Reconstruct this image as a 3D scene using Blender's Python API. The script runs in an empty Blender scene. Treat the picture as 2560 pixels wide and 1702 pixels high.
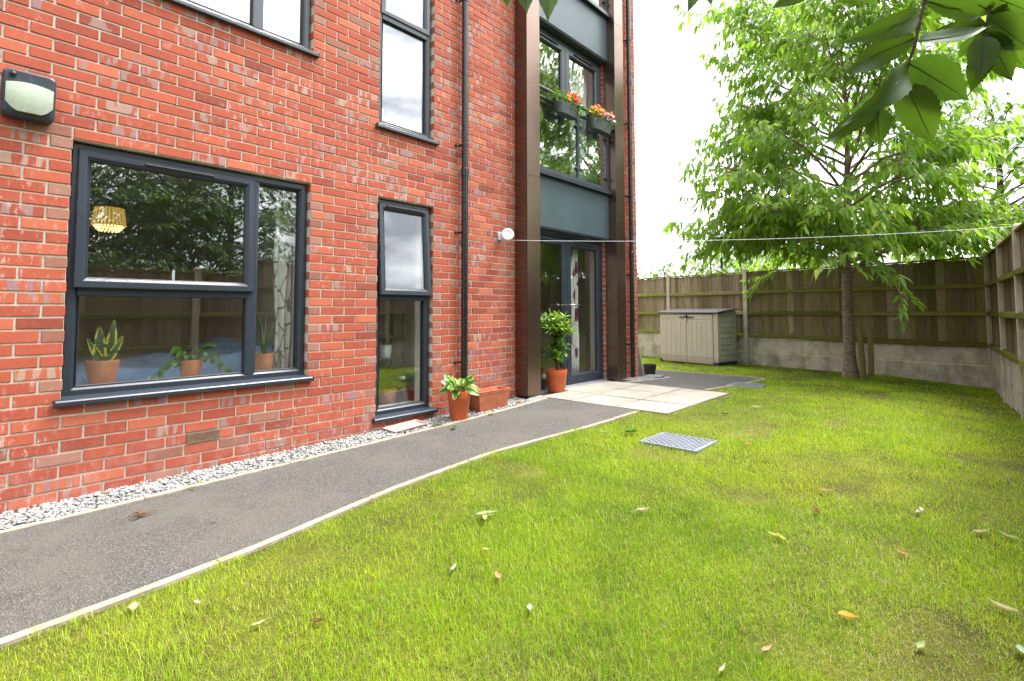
import bpy, math, random
import numpy as np
from mathutils import Vector, Matrix

S = bpy.context.scene
R = math.radians

# ------------------------------------------------------------------ camera
YAW, PITCH, ROLL = -0.7285, 0.0530, -0.0016
CAM = np.array([4.2256, -0.5762, 1.1383])
FPX = 1305.7
cF = np.array([math.sin(YAW)*math.cos(PITCH), math.cos(YAW)*math.cos(PITCH), math.sin(PITCH)])
cR = np.array([math.cos(YAW), -math.sin(YAW), 0.0])
cU = np.cross(cR, cF)
cR, cU = cR*math.cos(ROLL)+cU*math.sin(ROLL), cU*math.cos(ROLL)-cR*math.sin(ROLL)
cam_d = bpy.data.cameras.new('camera')
cam = bpy.data.objects.new('camera', cam_d)
S.collection.objects.link(cam)
cam.matrix_world = Matrix(((cR[0], cU[0], -cF[0], CAM[0]), (cR[1], cU[1], -cF[1], CAM[1]),
                           (cR[2], cU[2], -cF[2], CAM[2]), (0, 0, 0, 1)))
cam_d.sensor_width = 36.0
cam_d.lens = 36.0*FPX/2560
cam_d.shift_y = -141.5/2560
cam_d.clip_start = 0.05
cam_d.clip_end = 2000
S.camera = cam

# ------------------------------------------------------------------ light
SUN_AZ = R(58)      # direction the light comes from, measured from +X towards +Y
SUN_EL = R(65)
w = bpy.data.worlds.new('World'); S.world = w; w.use_nodes = True
nt = w.node_tree; nt.nodes.clear()
N = nt.nodes.new; L = nt.links.new
out = N('ShaderNodeOutputWorld')
sky = N('ShaderNodeTexSky'); sky.sky_type = 'NISHITA'; sky.sun_disc = False
sky.sun_elevation = SUN_EL; sky.sun_rotation = math.pi/2-SUN_AZ
bg1 = N('ShaderNodeBackground'); bg1.inputs['Strength'].default_value = 0.10
L(sky.outputs[0], bg1.inputs[0])
tc = N('ShaderNodeTexCoord')
sep = N('ShaderNodeSeparateXYZ'); L(tc.outputs['Generated'], sep.inputs[0])
mp = N('ShaderNodeMapping'); mp.inputs['Scale'].default_value = (1.6, 1.6, 4.5); mp.inputs['Location'].default_value = (0.3, 0.1, 0.0)
L(tc.outputs['Generated'], mp.inputs[0])
cn = N('ShaderNodeTexNoise'); cn.inputs['Scale'].default_value = 1.7; cn.inputs['Detail'].default_value = 7; cn.inputs['Roughness'].default_value = 0.55
L(mp.outputs[0], cn.inputs['Vector'])
cr = N('ShaderNodeValToRGB'); cr.color_ramp.elements[0].position = 0.38; cr.color_ramp.elements[1].position = 0.56
cr.color_ramp.elements[0].color = (0.31, 0.325, 0.35, 1); cr.color_ramp.elements[1].color = (1.08, 1.09, 1.10, 1)
L(cn.outputs['Fac'], cr.inputs[0])
# the cloud layer is thinner, hence brighter, around the hidden sun
dot = N('ShaderNodeVectorMath'); dot.operation = 'DOT_PRODUCT'
dot.inputs[1].default_value = (math.cos(SUN_AZ)*math.cos(SUN_EL), math.sin(SUN_AZ)*math.cos(SUN_EL), math.sin(SUN_EL))
L(tc.outputs['Generated'], dot.inputs[0])
mr = N('ShaderNodeMapRange'); mr.inputs['From Min'].default_value = 0.0; mr.inputs['From Max'].default_value = 1.0
mr.inputs['To Min'].default_value = 0.42; mr.inputs['To Max'].default_value = 2.1
L(dot.outputs['Value'], mr.inputs['Value'])
bg2 = N('ShaderNodeBackground'); L(cr.outputs[0], bg2.inputs[0]); hz = N('ShaderNodeMapRange'); hz.interpolation_type = 'SMOOTHSTEP'; hz.inputs['From Max'].default_value = 0.42; hz.inputs['To Min'].default_value = 0.62; L(sep.outputs[2], hz.inputs['Value'])
hm = N('ShaderNodeMath'); hm.operation = 'MULTIPLY'; L(mr.outputs[0], hm.inputs[0]); L(hz.outputs[0], hm.inputs[1]); L(hm.outputs[0], bg2.inputs['Strength'])
mx = N('ShaderNodeMixShader'); mx.inputs[0].default_value = 0.86
L(bg1.outputs[0], mx.inputs[1]); L(bg2.outputs[0], mx.inputs[2]); L(mx.outputs[0], out.inputs[0])

sd = bpy.data.lights.new('sun', 'SUN'); sd.energy = 2.2; sd.angle = R(24); sd.color = (1.0, 0.965, 0.91)
so = bpy.data.objects.new('sun', sd); S.collection.objects.link(so)
so.rotation_euler = Vector((-math.cos(SUN_AZ)*math.cos(SUN_EL), -math.sin(SUN_AZ)*math.cos(SUN_EL), -math.sin(SUN_EL))).to_track_quat('-Z', 'Y').to_euler()
S.view_settings.view_transform = 'Standard'; S.view_settings.look = 'None'
S.view_settings.exposure = 2.05; S.view_settings.gamma = 1.0
S.cycles.max_bounces = 10; S.cycles.transparent_max_bounces = 24
S.cycles.use_denoising = True
S.cycles.sample_clamp_indirect = 6

rng = np.random.default_rng(7)
rnd = random.Random(11)

def ray(u, v, d):
    """point of the place seen at photograph pixel (u, v) at depth d metres"""
    return CAM + d*(cF + cR*(u-1280)/FPX - cU*(v-709.5)/FPX)

def gz(y):
    return np.interp(y, [-6, -.3, .8, 1.5, 2.7, 3.6, 4.46, 6.26, 7.82, 9, 11, 14], [-.06, -.02, 0, .015, .04, .072, .112, .112, .033, 0, -.03, -.06])

def kerbx(y):
    return np.interp(y, [-6, -.36, 0, .53, .93, 1.5, 2.06, 2.5, 2.94, 3.43, 4.42, 6.3, 9.2], [1.66, 1.635, 1.618, 1.578, 1.505, 1.405, 1.366, 1.35, 1.40, 1.475, 1.587, 1.53, 1.50])

def sstep(t):
    t = np.clip(t, 0, 1); return t*t*(3-2*t)

def lawnz(x, y):
    """height of the lawn soil"""
    x = np.asarray(x, float); y = np.asarray(y, float)
    far = np.interp(y, [-6, 0, 2, 3.6, 5, 7, 9, 11, 14], [-.06, -.03, .04, .085, .10, .075, .015, -.025, -.06])-.075*sstep((x-2.9)/1.4)*sstep((y-3.5)/3)
    k = sstep((x-1.55)/1.6)
    z = (gz(y)-.012)*(1-k)+(far-.02)*k
    return z+.012*np.sin(x*2.3+y*1.1)*np.sin(y*1.7-x)*k

# ------------------------------------------------------------------ mesh helpers
def link(o, parent=None):
    S.collection.objects.link(o)
    if parent is not None: o.parent = parent
    return o

class MB:
    def __init__(s):
        s.v = []; s.f = []; s.m = []; s.t = []; s.mat = None
    def add(s, verts, faces, mi=0, tone=None):
        b = len(s.v)
        if s.mat is not None: verts = [tuple(s.mat @ Vector(p)) for p in verts]
        s.v.extend([tuple(map(float, p)) for p in verts])
        for f in faces:
            s.f.append([b+i for i in f]); s.m.append(mi); s.t.append(tone)
        return b
    def box(s, x0, x1, y0, y1, z0, z1, mi=0, tone=None):
        s.add([(x0,y0,z0),(x1,y0,z0),(x1,y1,z0),(x0,y1,z0),(x0,y0,z1),(x1,y0,z1),(x1,y1,z1),(x0,y1,z1)],
              [(3,2,1,0),(4,5,6,7),(0,1,5,4),(1,2,6,5),(2,3,7,6),(3,0,4,7)], mi, tone)
    def beam(s, p0, p1, w, h, up=(0,0,1), mi=0, tone=None):
        p0 = Vector(p0); p1 = Vector(p1); d = (p1-p0).normalized(); up = Vector(up)
        sd_ = d.cross(up).normalized(); u2 = sd_.cross(d)
        vs = []
        for p in (p0, p1):
            for a, b in ((-1,-1),(1,-1),(1,1),(-1,1)):
                vs.append(p+sd_*(a*w/2)+u2*(b*h/2))
        s.add(vs, [(3,2,1,0),(4,5,6,7),(0,1,5,4),(1,2,6,5),(2,3,7,6),(3,0,4,7)], mi, tone)
    def tube(s, pts, rad, n=8, mi=0, caps=True, tone=None):
        pts = [Vector(p) for p in pts]
        if not hasattr(rad, '__len__'): rad = [rad]*len(pts)
        ref = None; vs = []
        for i, p in enumerate(pts):
            d = (pts[min(i+1, len(pts)-1)]-pts[max(i-1, 0)])
            d = d.normalized() if d.length > 1e-9 else Vector((0,0,1))
            if ref is None:
                ref = d.orthogonal().normalized()
            ref = (ref-d*ref.dot(d))
            ref = ref.normalized() if ref.length > 1e-6 else d.orthogonal().normalized()
            b = d.cross(ref)
            for k in range(n):
                a = 2*math.pi*k/n
                vs.append(p+(ref*math.cos(a)+b*math.sin(a))*rad[i])
        fs = []
        for i in range(len(pts)-1):
            for k in range(n):
                k2 = (k+1) % n
                fs.append((i*n+k, i*n+k2, (i+1)*n+k2, (i+1)*n+k))
        if caps:
            fs.append(tuple(range(n))[::-1]); fs.append(tuple((len(pts)-1)*n+k for k in range(n)))
        s.add(vs, fs, mi, tone)
    def lathe(s, prof, n=28, c=(0,0,0), mi=0, ax=None, tone=None):
        """prof: list of (r, z); r = 0 closes"""
        c = Vector(c)
        A = Vector((0,0,1)) if ax is None else Vector(ax).normalized()
        X = A.orthogonal().normalized() if ax is not None else Vector((1,0,0)); Y = A.cross(X)
        vs = []; rings = []
        for r, z in prof:
            if r <= 1e-6:
                rings.append([len(vs)]); vs.append(c+A*z)
            else:
                rings.append([len(vs)+k for k in range(n)])
                for k in range(n):
                    a = 2*math.pi*k/n
                    vs.append(c+A*z+X*(r*math.cos(a))+Y*(r*math.sin(a)))
        fs = []
        for a, b in zip(rings, rings[1:]):
            for k in range(n):
                k2 = (k+1) % n
                if len(a) == 1 and len(b) == 1: continue
                if len(a) == 1: fs.append((a[0], b[k2], b[k]))
                elif len(b) == 1: fs.append((a[k], a[k2], b[0]))
                else: fs.append((a[k], a[k2], b[k2], b[k]))
        s.add(vs, fs, mi, tone)
    def sweep(s, y0, y1, z0, z1, prof, mi=0):
        """mitred frame in the y-z plane; prof: closed list of (inset, x)"""
        vs = []; n = len(prof)
        for ys, zs in ((0,0),(1,0),(1,1),(0,1)):
            for i, x in prof:
                vs.append((x, (y0+i) if ys == 0 else (y1-i), (z0+i) if zs == 0 else (z1-i)))
        fs = []
        for c in range(4):
            c2 = (c+1) % 4
            for k in range(n):
                k2 = (k+1) % n
                fs.append((c*n+k, c2*n+k, c2*n+k2, c*n+k2))
        s.add(vs, fs, mi)
    def build(s, name, mats, parent=None, smooth=False, bevel=0, bseg=2, autos=None):
        me = bpy.data.meshes.new(name)
        me.from_pydata(s.v, [], s.f)
        if not isinstance(mats, (list, tuple)): mats = [mats]
        for m in mats: me.materials.append(m)
        if any(s.m): me.polygons.foreach_set('material_index', s.m)
        if any(t is not None for t in s.t):
            at = me.attributes.new('tone', 'FLOAT_COLOR', 'CORNER')
            arr = []
            for f, t in zip(s.f, s.t):
                t = t if t is not None else (.5, 0, .5)
                if not hasattr(t, '__len__'): t = (t, 0, .5)
                arr.extend(list((t[0], t[1], t[2], 1.0))*len(f))
            at.data.foreach_set('color', arr)
        me.update()
        if smooth: me.polygons.foreach_set('use_smooth', [True]*len(me.polygons))
        o = link(bpy.data.objects.new(name, me), parent)
        if bevel:
            b = o.modifiers.new('bevel', 'BEVEL'); b.width = bevel; b.segments = bseg; b.limit_method = 'ANGLE'; b.angle_limit = R(35)
        if autos is not None:
            try: me.set_sharp_from_angle(angle=R(autos))
            except Exception: pass
        return o

def fast_tris(name, verts, tris, mats, parent=None, tone=None, mi=None, smooth=False):
    me = bpy.data.meshes.new(name)
    nv, nf = len(verts), len(tris)
    me.vertices.add(nv); me.vertices.foreach_set('co', np.ascontiguousarray(verts, np.float32).ravel())
    me.loops.add(nf*3); me.loops.foreach_set('vertex_index', np.ascontiguousarray(tris, np.int32).ravel())
    me.polygons.add(nf)
    me.polygons.foreach_set('loop_start', np.arange(0, nf*3, 3, dtype=np.int32))
    me.polygons.foreach_set('loop_total', np.full(nf, 3, np.int32))
    if not isinstance(mats, (list, tuple)): mats = [mats]
    for m in mats: me.materials.append(m)
    if mi is not None: me.polygons.foreach_set('material_index', np.ascontiguousarray(mi, np.int32))
    if smooth: me.polygons.foreach_set('use_smooth', np.ones(nf, bool))
    me.update(calc_edges=True)
    if tone is not None:
        at = me.attributes.new('tone', 'FLOAT_COLOR', 'POINT')
        c = np.ones((nv, 4), np.float32); c[:, :3] = tone
        at.data.foreach_set('color', c.ravel())
    me.validate()
    return link(bpy.data.objects.new(name, me), parent)

def tag(o, label=None, cat=None, group=None, kind=None):
    if label: o['label'] = label
    if cat: o['category'] = cat
    if group: o['group'] = group
    if kind: o['kind'] = kind
    return o

def thing(name, label, cat, loc=(0,0,0), rz=0, group=None):
    o = bpy.data.objects.new(name, None); link(o)
    o.location = loc; o.rotation_euler = (0,0,rz); o.empty_display_size = .1
    return tag(o, label, cat, group)

# ------------------------------------------------------------------ materials
class NT:
    def __init__(s, name):
        s.m = bpy.data.materials.new(name); s.m.use_nodes = True
        s.t = s.m.node_tree; s.t.nodes.clear()
        s.o = s.t.nodes.new('ShaderNodeOutputMaterial')
        s.tcn = s.t.nodes.new('ShaderNodeTexCoord')
    def n(s, k, **kw):
        x = s.t.nodes.new(k)
        for a, b in kw.items(): setattr(x, a, b)
        return x
    def l(s, a, b): s.t.links.new(a, b)
    def val(s, sock, v):
        if hasattr(v, 'is_output'): s.l(v, sock)
        else: sock.default_value = v
    def noise(s, scale=5, detail=4, rough=.55, vec=None, sc=(1,1,1), loc=(0,0,0), dist=0):
        mp_ = s.n('ShaderNodeMapping'); mp_.inputs['Scale'].default_value = sc; mp_.inputs['Location'].default_value = loc
        s.l(vec if vec is not None else s.tcn.outputs['Object'], mp_.inputs[0])
        x = s.n('ShaderNodeTexNoise'); x.inputs['Scale'].default_value = scale; x.inputs['Detail'].default_value = detail
        x.inputs['Roughness'].default_value = rough; x.inputs['Distortion'].default_value = dist
        s.l(mp_.outputs[0], x.inputs['Vector'])
        return x.outputs['Fac']
    def voro(s, scale=50, sc=(1,1,1), feat='F1', out_='Distance'):
        mp_ = s.n('ShaderNodeMapping'); mp_.inputs['Scale'].default_value = sc
        s.l(s.tcn.outputs['Object'], mp_.inputs[0])
        x = s.n('ShaderNodeTexVoronoi'); x.feature = feat; x.inputs['Scale'].default_value = scale
        s.l(mp_.outputs[0], x.inputs['Vector'])
        return x.outputs[out_]
    def rng(s, v, a, b, c=0, d=1):
        x = s.n('ShaderNodeMapRange'); x.interpolation_type = 'SMOOTHSTEP'
        s.l(v, x.inputs['Value'])
        for nme, q in (('From Min', a), ('From Max', b), ('To Min', c), ('To Max', d)): s.val(x.inputs[nme], q)
        return x.outputs[0]
    def math(s, op, a, b=0.0, clamp=False):
        x = s.n('ShaderNodeMath', operation=op); x.use_clamp = clamp
        s.val(x.inputs[0], a); s.val(x.inputs[1], b)
        return x.outputs[0]
    def mix(s, f, a, b, mode='MIX'):
        x = s.n('ShaderNodeMix', data_type='RGBA', blend_type=mode)
        s.val(x.inputs[0], f)
        for i, q in ((6, a), (7, b)):
            if hasattr(q, 'is_output'): s.l(q, x.inputs[i])
            else: x.inputs[i].default_value = (*q[:3], 1)
        return x.outputs[2]
    def ramp(s, f, stops):
        x = s.n('ShaderNodeValToRGB'); e = x.color_ramp.elements
        while len(e) < len(stops): e.new(.5)
        for q, (p, c) in zip(e, stops): q.position = p; q.color = (*c[:3], 1)
        s.l(f, x.inputs[0]); return x.outputs[0]
    def tone(s):
        a = s.n('ShaderNodeAttribute'); a.attribute_name = 'tone'
        p = s.n('ShaderNodeSeparateColor'); s.l(a.outputs['Color'], p.inputs[0])
        return p.outputs[0], p.outputs[1], p.outputs[2]
    def pbr(s, col, rough=.6, metal=0, spec=.5, bump=None, bstr=.3, bdist=.01, coat=0, emit=None, estr=0):
        b = s.n('ShaderNodeBsdfPrincipled')
        if hasattr(col, 'is_output'): s.l(col, b.inputs['Base Color'])
        else: b.inputs['Base Color'].default_value = (*col[:3], 1)
        s.val(b.inputs['Roughness'], rough); s.val(b.inputs['Metallic'], metal)
        s.val(b.inputs['Specular IOR Level'], spec); s.val(b.inputs['Coat Weight'], coat)
        if emit is not None:
            b.inputs['Emission Color'].default_value = (*emit, 1); b.inputs['Emission Strength'].default_value = estr
        if bump is not None:
            k = s.n('ShaderNodeBump'); k.inputs['Strength'].default_value = bstr; k.inputs['Distance'].default_value = bdist
            s.l(bump, k.inputs['Height']); s.l(k.outputs[0], b.inputs['Normal'])
        s.l(b.outputs[0], s.o.inputs[0])
        return b

def simple(name, c, rough=.5, metal=0, var=.15, vs=6, bump=0, bs=80, spec=.5, dirt=None, coat=0):
    t = NT(name)
    f = t.noise(vs, 5)
    col = t.mix(t.rng(f, .3, .7), [q*(1-var) for q in c], [min(1, q*(1+var)) for q in c])
    if dirt is not None:
        col = t.mix(t.rng(t.noise(vs*3.1, 6, .65, loc=(3, 1, 2)), .52, .72, 0, .6), col, dirt)
    b = t.noise(bs, 4) if bump else None
    t.pbr(col, rough, metal, spec, b, bump, .004, coat)
    return t.m

def mat_brick():
    t = NT('brick'); r, k, b = t.tone()
    pos = t.tcn.outputs['Object']
    base = t.ramp(r, [(0, (.215, .047, .031)), (.3, (.30, .062, .036)), (.7, (.365, .082, .043)), (1, (.43, .120, .064))])
    brown = t.ramp(b, [(0, (.20, .085, .062)), (.5, (.27, .125, .085)), (1, (.30, .16, .125))])
    grey = t.ramp(b, [(0, (.27, .17, .14)), (.5, (.25, .14, .15)), (1, (.36, .24, .18))])
    sp = t.n('ShaderNodeSeparateXYZ'); t.l(pos, sp.inputs[0])
    cb = t.n('ShaderNodeCombineXYZ')
    t.l(t.math('ADD', t.math('MULTIPLY', sp.outputs[1], 15.0), t.math('MULTIPLY', b, 97.0)), cb.inputs[0])
    t.l(t.math('MULTIPLY', sp.outputs[2], 3.0), cb.inputs[1])
    st = t.n('ShaderNodeTexNoise'); st.inputs['Scale'].default_value = 1.4; st.inputs['Detail'].default_value = 1.5
    t.l(cb.outputs[0], st.inputs['Vector'])
    stripe = t.rng(st.outputs['Fac'], .50, .56)
    isstripe = t.math('GREATER_THAN', k, .75)
    isbrown = t.math('MULTIPLY', t.math('GREATER_THAN', k, .25), t.math('LESS_THAN', k, .75))
    col = t.mix(t.math('MULTIPLY', stripe, isstripe), base, grey)
    col = t.mix(isbrown, col, brown)
    fine = t.noise(160, 3, .7)
    mid = t.noise(22, 5, .6)
    col = t.mix(t.rng(mid, .35, .75, 0, .18), col, (.50, .14, .085))
    col = t.mix(t.rng(fine, .55, .8, 0, .4), col, (.16, .035, .022))
    # lime bloom left by the mortar
    eff = t.math('MULTIPLY', t.rng(t.noise(1.3, 4, .6, loc=(5, 2, 9)), .40, .66), t.rng(t.noise(26, 6, .75, sc=(1, 1, .45)), .52, .70))
    col = t.mix(t.math('MULTIPLY', eff, .75), col, (.62, .53, .47))
    low = t.rng(sp.outputs[2], .02, .5, .5, 0)
    col = t.mix(t.math('MULTIPLY', low, t.rng(t.noise(9, 5, .7), .4, .7)), col, (.40, .20, .17))
    t.pbr(col, .86, 0, .25, t.noise(120, 5, .7), .55, .004)
    return t.m

def mat_mortar():
    t = NT('mortar')
    f = t.noise(40, 6, .7)
    col = t.ramp(f, [(.25, (.40, .345, .275)), (.5, (.54, .48, .40)), (.75, (.66, .61, .53))])
    col = t.mix(t.rng(t.noise(2.2, 4), .45, .75, 0, .5), col, (.36, .30, .22))
    t.pbr(col, .95, 0, .1, t.noise(180, 5, .7), .6, .004)
    return t.m

def mat_asphalt():
    t = NT('asphalt')
    v = t.voro(210, out_='Color')
    sp = t.n('ShaderNodeSeparateColor'); t.l(v, sp.inputs[0])
    col = t.ramp(sp.outputs[0], [(0, (.045, .0425, .039)), (.5, (.088, .082, .075)), (.85, (.128, .119, .108)), (1, (.21, .195, .175))])
    col = t.mix(t.rng(t.noise(1.6, 6, .62, loc=(1, 4, 0)), .42, .68, 0, .7), col, (.125, .112, .096))
    col = t.mix(t.rng(t.noise(4.5, 7, .72, loc=(4, 1, 0)), .55, .72, 0, .6), col, (.065, .052, .042))
    col = t.mix(t.rng(t.noise(14, 6, .8, loc=(9, 1, 0)), .66, .72, 0, .5), col, (.06, .042, .028))
    t.pbr(col, .85, 0, .25, t.voro(170), 1.0, .006)
    return t.m

def mat_concrete(name, c, var=.25, green=0.0, scale=4, streak=False):
    t = NT(name)
    f = t.noise(scale, 7, .65)
    col = t.mix(t.rng(f, .3, .7), [q*(1-var) for q in c], [q*(1+var) for q in c])
    col = t.mix(t.rng(t.noise(70, 4, .7), .5, .75, 0, .5), col, [q*.55 for q in c])
    if green:
        g = t.noise(3.2, 7, .7, sc=(1, 1, .6 if streak else 1), loc=(7, 3, 1))
        col = t.mix(t.rng(g, .42, .66, 0, green), col, (.10, .115, .035))
        col = t.mix(t.rng(t.noise(2.1, 7, .7, loc=(2, 9, 4)), .5, .7, 0, .5), col, (.20, .15, .115))
    t.pbr(col, .9, 0, .2, t.noise(140, 5, .7), .45, .004)
    return t.m

def mat_wood(name, green=.5, vert=True, a=(.145, .112, .078), b_=(.38, .32, .24)):
    t = NT(name); r, k, b = t.tone()
    pos = t.n('ShaderNodeVectorMath', operation='ADD'); t.l(t.tcn.outputs['Object'], pos.inputs[0])
    cb = t.n('ShaderNodeCombineXYZ'); t.l(t.math('MULTIPLY', b, 40.0), cb.inputs[0]); t.l(t.math('MULTIPLY', r, 30.0), cb.inputs[2]); t.l(cb.outputs[0], pos.inputs[1])
    sc = (30, 30, 1.6) if vert else (1.6, 1.6, 30)
    f = t.noise(1.6, 6, .6, vec=pos.outputs[0], sc=sc)
    col = t.mix(t.rng(f, .3, .72), a, b_)
    col = t.mix(t.math('MULTIPLY', r, .8), col, (.15, .105, .07))
    col = t.mix(t.rng(r, .78, .9, 0, .45), col, (.34, .30, .24))
    kn = t.noise(3.0, 2, .4, vec=pos.outputs[0], sc=(5, 5, 3) if vert else (3, 3, 5))
    col = t.mix(t.rng(kn, .70, .745, 0, .8), col, (.035, .024, .016))
    if green:
        g = t.noise(1.3, 6, .65, sc=(1.5, 1.5, .8), loc=(0, 4, 2))
        gg = t.math('ADD', t.math('MULTIPLY', g, .6), t.math('MULTIPLY', k, .45))
        col = t.mix(t.rng(gg, .36, .70, 0, green), col, (.125, .135, .022))
    col = t.mix(1.0, col, t.ramp(b, [(0, (.62, .62, .62)), (1, (1.25, 1.22, 1.18))]), 'MULTIPLY')
    t.pbr(col, .88, 0, .15, f, .5, .004)
    return t.m

def mat_leaf(name, dark, light, trans=.35, rough=.45, young=None, spec=.4, veins=False):
    t = NT(name); r, k, b = t.tone()
    col = t.mix(r, dark, light)
    if young is not None: col = t.mix(t.rng(k, .6, 1.0), col, young)
    col = t.mix(t.rng(t.noise(60 if not veins else 35, 3), .4, .8, 0, .3), col, [q*.6 for q in dark])
    p = t.pbr(col, rough, 0, spec)
    tr = t.n('ShaderNodeBsdfTranslucent')
    tc_ = t.mix(.5, col, (light[0]*1.5, light[1]*1.4, light[2]*.6))
    t.l(tc_, tr.inputs[0])
    ms = t.n('ShaderNodeMixShader'); ms.inputs[0].default_value = trans
    t.l(p.outputs[0], ms.inputs[1]); t.l(tr.outputs[0], ms.inputs[2]); t.l(ms.outputs[0], t.o.inputs[0])
    return t.m

def mat_glass(name, f0=.085, tint=(.90, .94, .92)):
    t = NT(name)
    g = t.n('ShaderNodeNewGeometry')
    d = t.n('ShaderNodeVectorMath', operation='DOT_PRODUCT'); t.l(g.outputs['Normal'], d.inputs[0]); t.l(g.outputs['Incoming'], d.inputs[1])
    c = t.math('ABSOLUTE', d.outputs['Value'])
    q = t.math('POWER', t.math('SUBTRACT', 1.0, c, True), 5.0)
    fac = t.math('ADD', f0, t.math('MULTIPLY', q, 1-f0), True)
    tr = t.n('ShaderNodeBsdfTransparent'); tr.inputs[0].default_value = (*tint, 1)
    gl = t.n('ShaderNodeBsdfGlossy'); gl.inputs['Roughness'].default_value = 0.0; gl.inputs[0].default_value = (1, 1, 1, 1)
    ms = t.n('ShaderNodeMixShader'); t.l(fac, ms.inputs[0]); t.l(tr.outputs[0], ms.inputs[1]); t.l(gl.outputs[0], ms.inputs[2])
    t.l(ms.outputs[0], t.o.inputs[0])
    return t.m

def mat_bark(name, a, b_, moss=0, sc=(14, 14, 40)):
    t = NT(name)
    f = t.noise(1.0, 6, .65, sc=sc, dist=.4)
    col = t.mix(t.rng(f, .3, .7), a, b_)
    if moss: col = t.mix(t.rng(t.noise(5, 5), .45, .7, 0, moss), col, (.10, .10, .03))
    t.pbr(col, .9, 0, .2, f, .8, .012)
    return t.m

BRICK = mat_brick(); MORTAR = mat_mortar(); ASPH = mat_asphalt()
FRAME = simple('anthracite_upvc', (.019, .026, .039), .36, 0, .12, 3, .05, 200, .5)
FRAME2 = simple('slate_grey_frame', (.042, .050, .062), .34, 0, .12, 3, .05, 200, .5)
SEAL = simple('black_rubber', (.008, .008, .009), .6)
GLASS = mat_glass('window_glass', .13, (.975, .985, .98))
GLASSU = mat_glass('clear_glass', .19, (.97, .985, .98))
GLASSG = mat_glass('green_tinted_glass', .28, (.90, .96, .935))
PLASTER = simple('cream_plaster', (.74, .73, .68), .9, 0, .04, 2)
PALE = simple('white_reveal_board', (.74, .76, .74), .8, 0, .03, 2)
CARPET = simple('brown_carpet', (.16, .12, .09), .95, 0, .2, 30)
BRONZE = None
def mat_bronze():
    t = NT('bronze_cladding')
    f = t.noise(.7, 3, .5)
    col = t.mix(t.rng(f, .3, .7), (.165, .112, .088), (.19, .13, .102))
    sp = t.rng(t.noise(45, 2, .6), .73, .745, 0, .45)
    col = t.mix(sp, col, (.5, .46, .42))
    t.pbr(col, .24, .88, .5)
    return t.m
BRONZE = mat_bronze()
PANEL = simple('grey_green_panel', (.046, .070, .082), .42, .0, .10, 2, .06, 500, .5)
PIPE = simple('black_pipe', (.010, .012, .014), .25, 0, .3, 9, 0, 60, .55, (.05, .055, .055))
PIPEBK = simple('black_plastic', (.012, .012, .013), .45, 0, .2, 10, .1, 90)
STEEL = simple('brushed_steel', (.62, .63, .64), .22, 1, .1, 9)
ALU = simple('grey_aluminium_sill', (.38, .41, .45), .4, .6, .1, 6)
TERRA = simple('terracotta_plastic', (.46, .098, .030), .42, 0, .10, 9, .05, 300, .4, (.30, .07, .03))
TERRA2 = simple('dull_terracotta', (.40, .128, .062), .62, 0, .15, 12, .1, 200, .3, (.24, .09, .05))
TERRA3 = simple('pale_pink_plastic', (.42, .26, .22), .55, 0, .12, 14, .05, 200, .3, (.35, .20, .15))
TERRA4 = simple('indoor_clay_plastic', (.44, .17, .095), .6, 0, .08, 10)
SOIL = simple('soil', (.045, .030, .020), .95, 0, .4, 40, .8, 90, .1)
CONC = mat_concrete('fence_concrete', (.50, .46, .40), .2, .55, 3, True)
CONCP = mat_concrete('post_concrete', (.46, .41, .35), .15, .2, 5)
KERB = mat_concrete('kerb_concrete', (.30, .25, .195), .28, .0, 9)
SLAB = mat_concrete('paving_slab', (.275, .25, .21), .2, .0, 3.0)
JOINT = mat_concrete('paving_joint', (.085, .072, .05), .3)
BOARD = mat_wood('fence_boards', .55)
RAIL = mat_wood('fence_rails', .85, False, (.21, .19, .06), (.34, .31, .11))
STAKE = mat_wood('stake_wood', .55, True, (.20, .18, .09), (.34, .31, .18))
BARK = mat_bark('cherry_bark', (.13, .092, .07), (.32, .25, .20))
BARK2 = mat_bark('dark_bark', (.035, .026, .018), (.085, .065, .045), .3)
CHERRY = mat_leaf('cherry_leaf', (.10, .225, .024), (.25, .42, .045), .56, .38, (.48, .57, .08))
OVERL = mat_leaf('overhanging_leaf', (.026, .078, .009), (.070, .140, .014), .46, .52, None, .5, True)
HEDGEL = mat_leaf('tree_leaf', (.05, .12, .018), (.14, .26, .035), .4, .5, (.32, .42, .06))
DARKL = mat_leaf('dark_tree_leaf', (.04, .095, .018), (.12, .22, .04), .35, .5)
BAYL = mat_leaf('glossy_leaf', (.06, .17, .02), (.20, .36, .035), .3, .3, (.46, .58, .09), .6)
WHITE = simple('white_plastic', (.66, .70, .72), .35, 0, .05, 5)

# ------------------------------------------------------------------ ground, path, patio
def mat_soil():
    t = NT('lawn_soil')
    f = t.noise(3, 7, .7)
    col = t.ramp(f, [(.25, (.04, .035, .014)), (.45, (.08, .086, .015)), (.62, (.12, .135, .018)), (.8, (.13, .082, .034))])
    col = t.mix(t.rng(t.noise(60, 4, .7), .45, .7, 0, .6), col, (.040, .034, .014))
    t.pbr(col, .95, 0, .1, t.noise(50, 5, .7), .9, .02)
    return t.m
def grid_axis(lo, hi, fine0, fine1, step):
    a = list(np.arange(fine0, fine1+1e-6, step)); d = step*1.6; x = fine0
    while x > lo: x -= d; d *= 1.6; a.insert(0, max(x, lo))
    d = step*1.6; x = fine1
    while x < hi: x += d; d *= 1.6; a.append(min(x, hi))
    return np.array(sorted(set(np.round(a, 4))))
gx = grid_axis(-400, 400, .45, 6.0, .15); gy = grid_axis(-400, 400, -4, 14, .15)
GX, GY = np.meshgrid(gx, gy)
GZ = np.where(GX > .5, lawnz(GX, GY), gz(GY)-.07)
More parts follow.
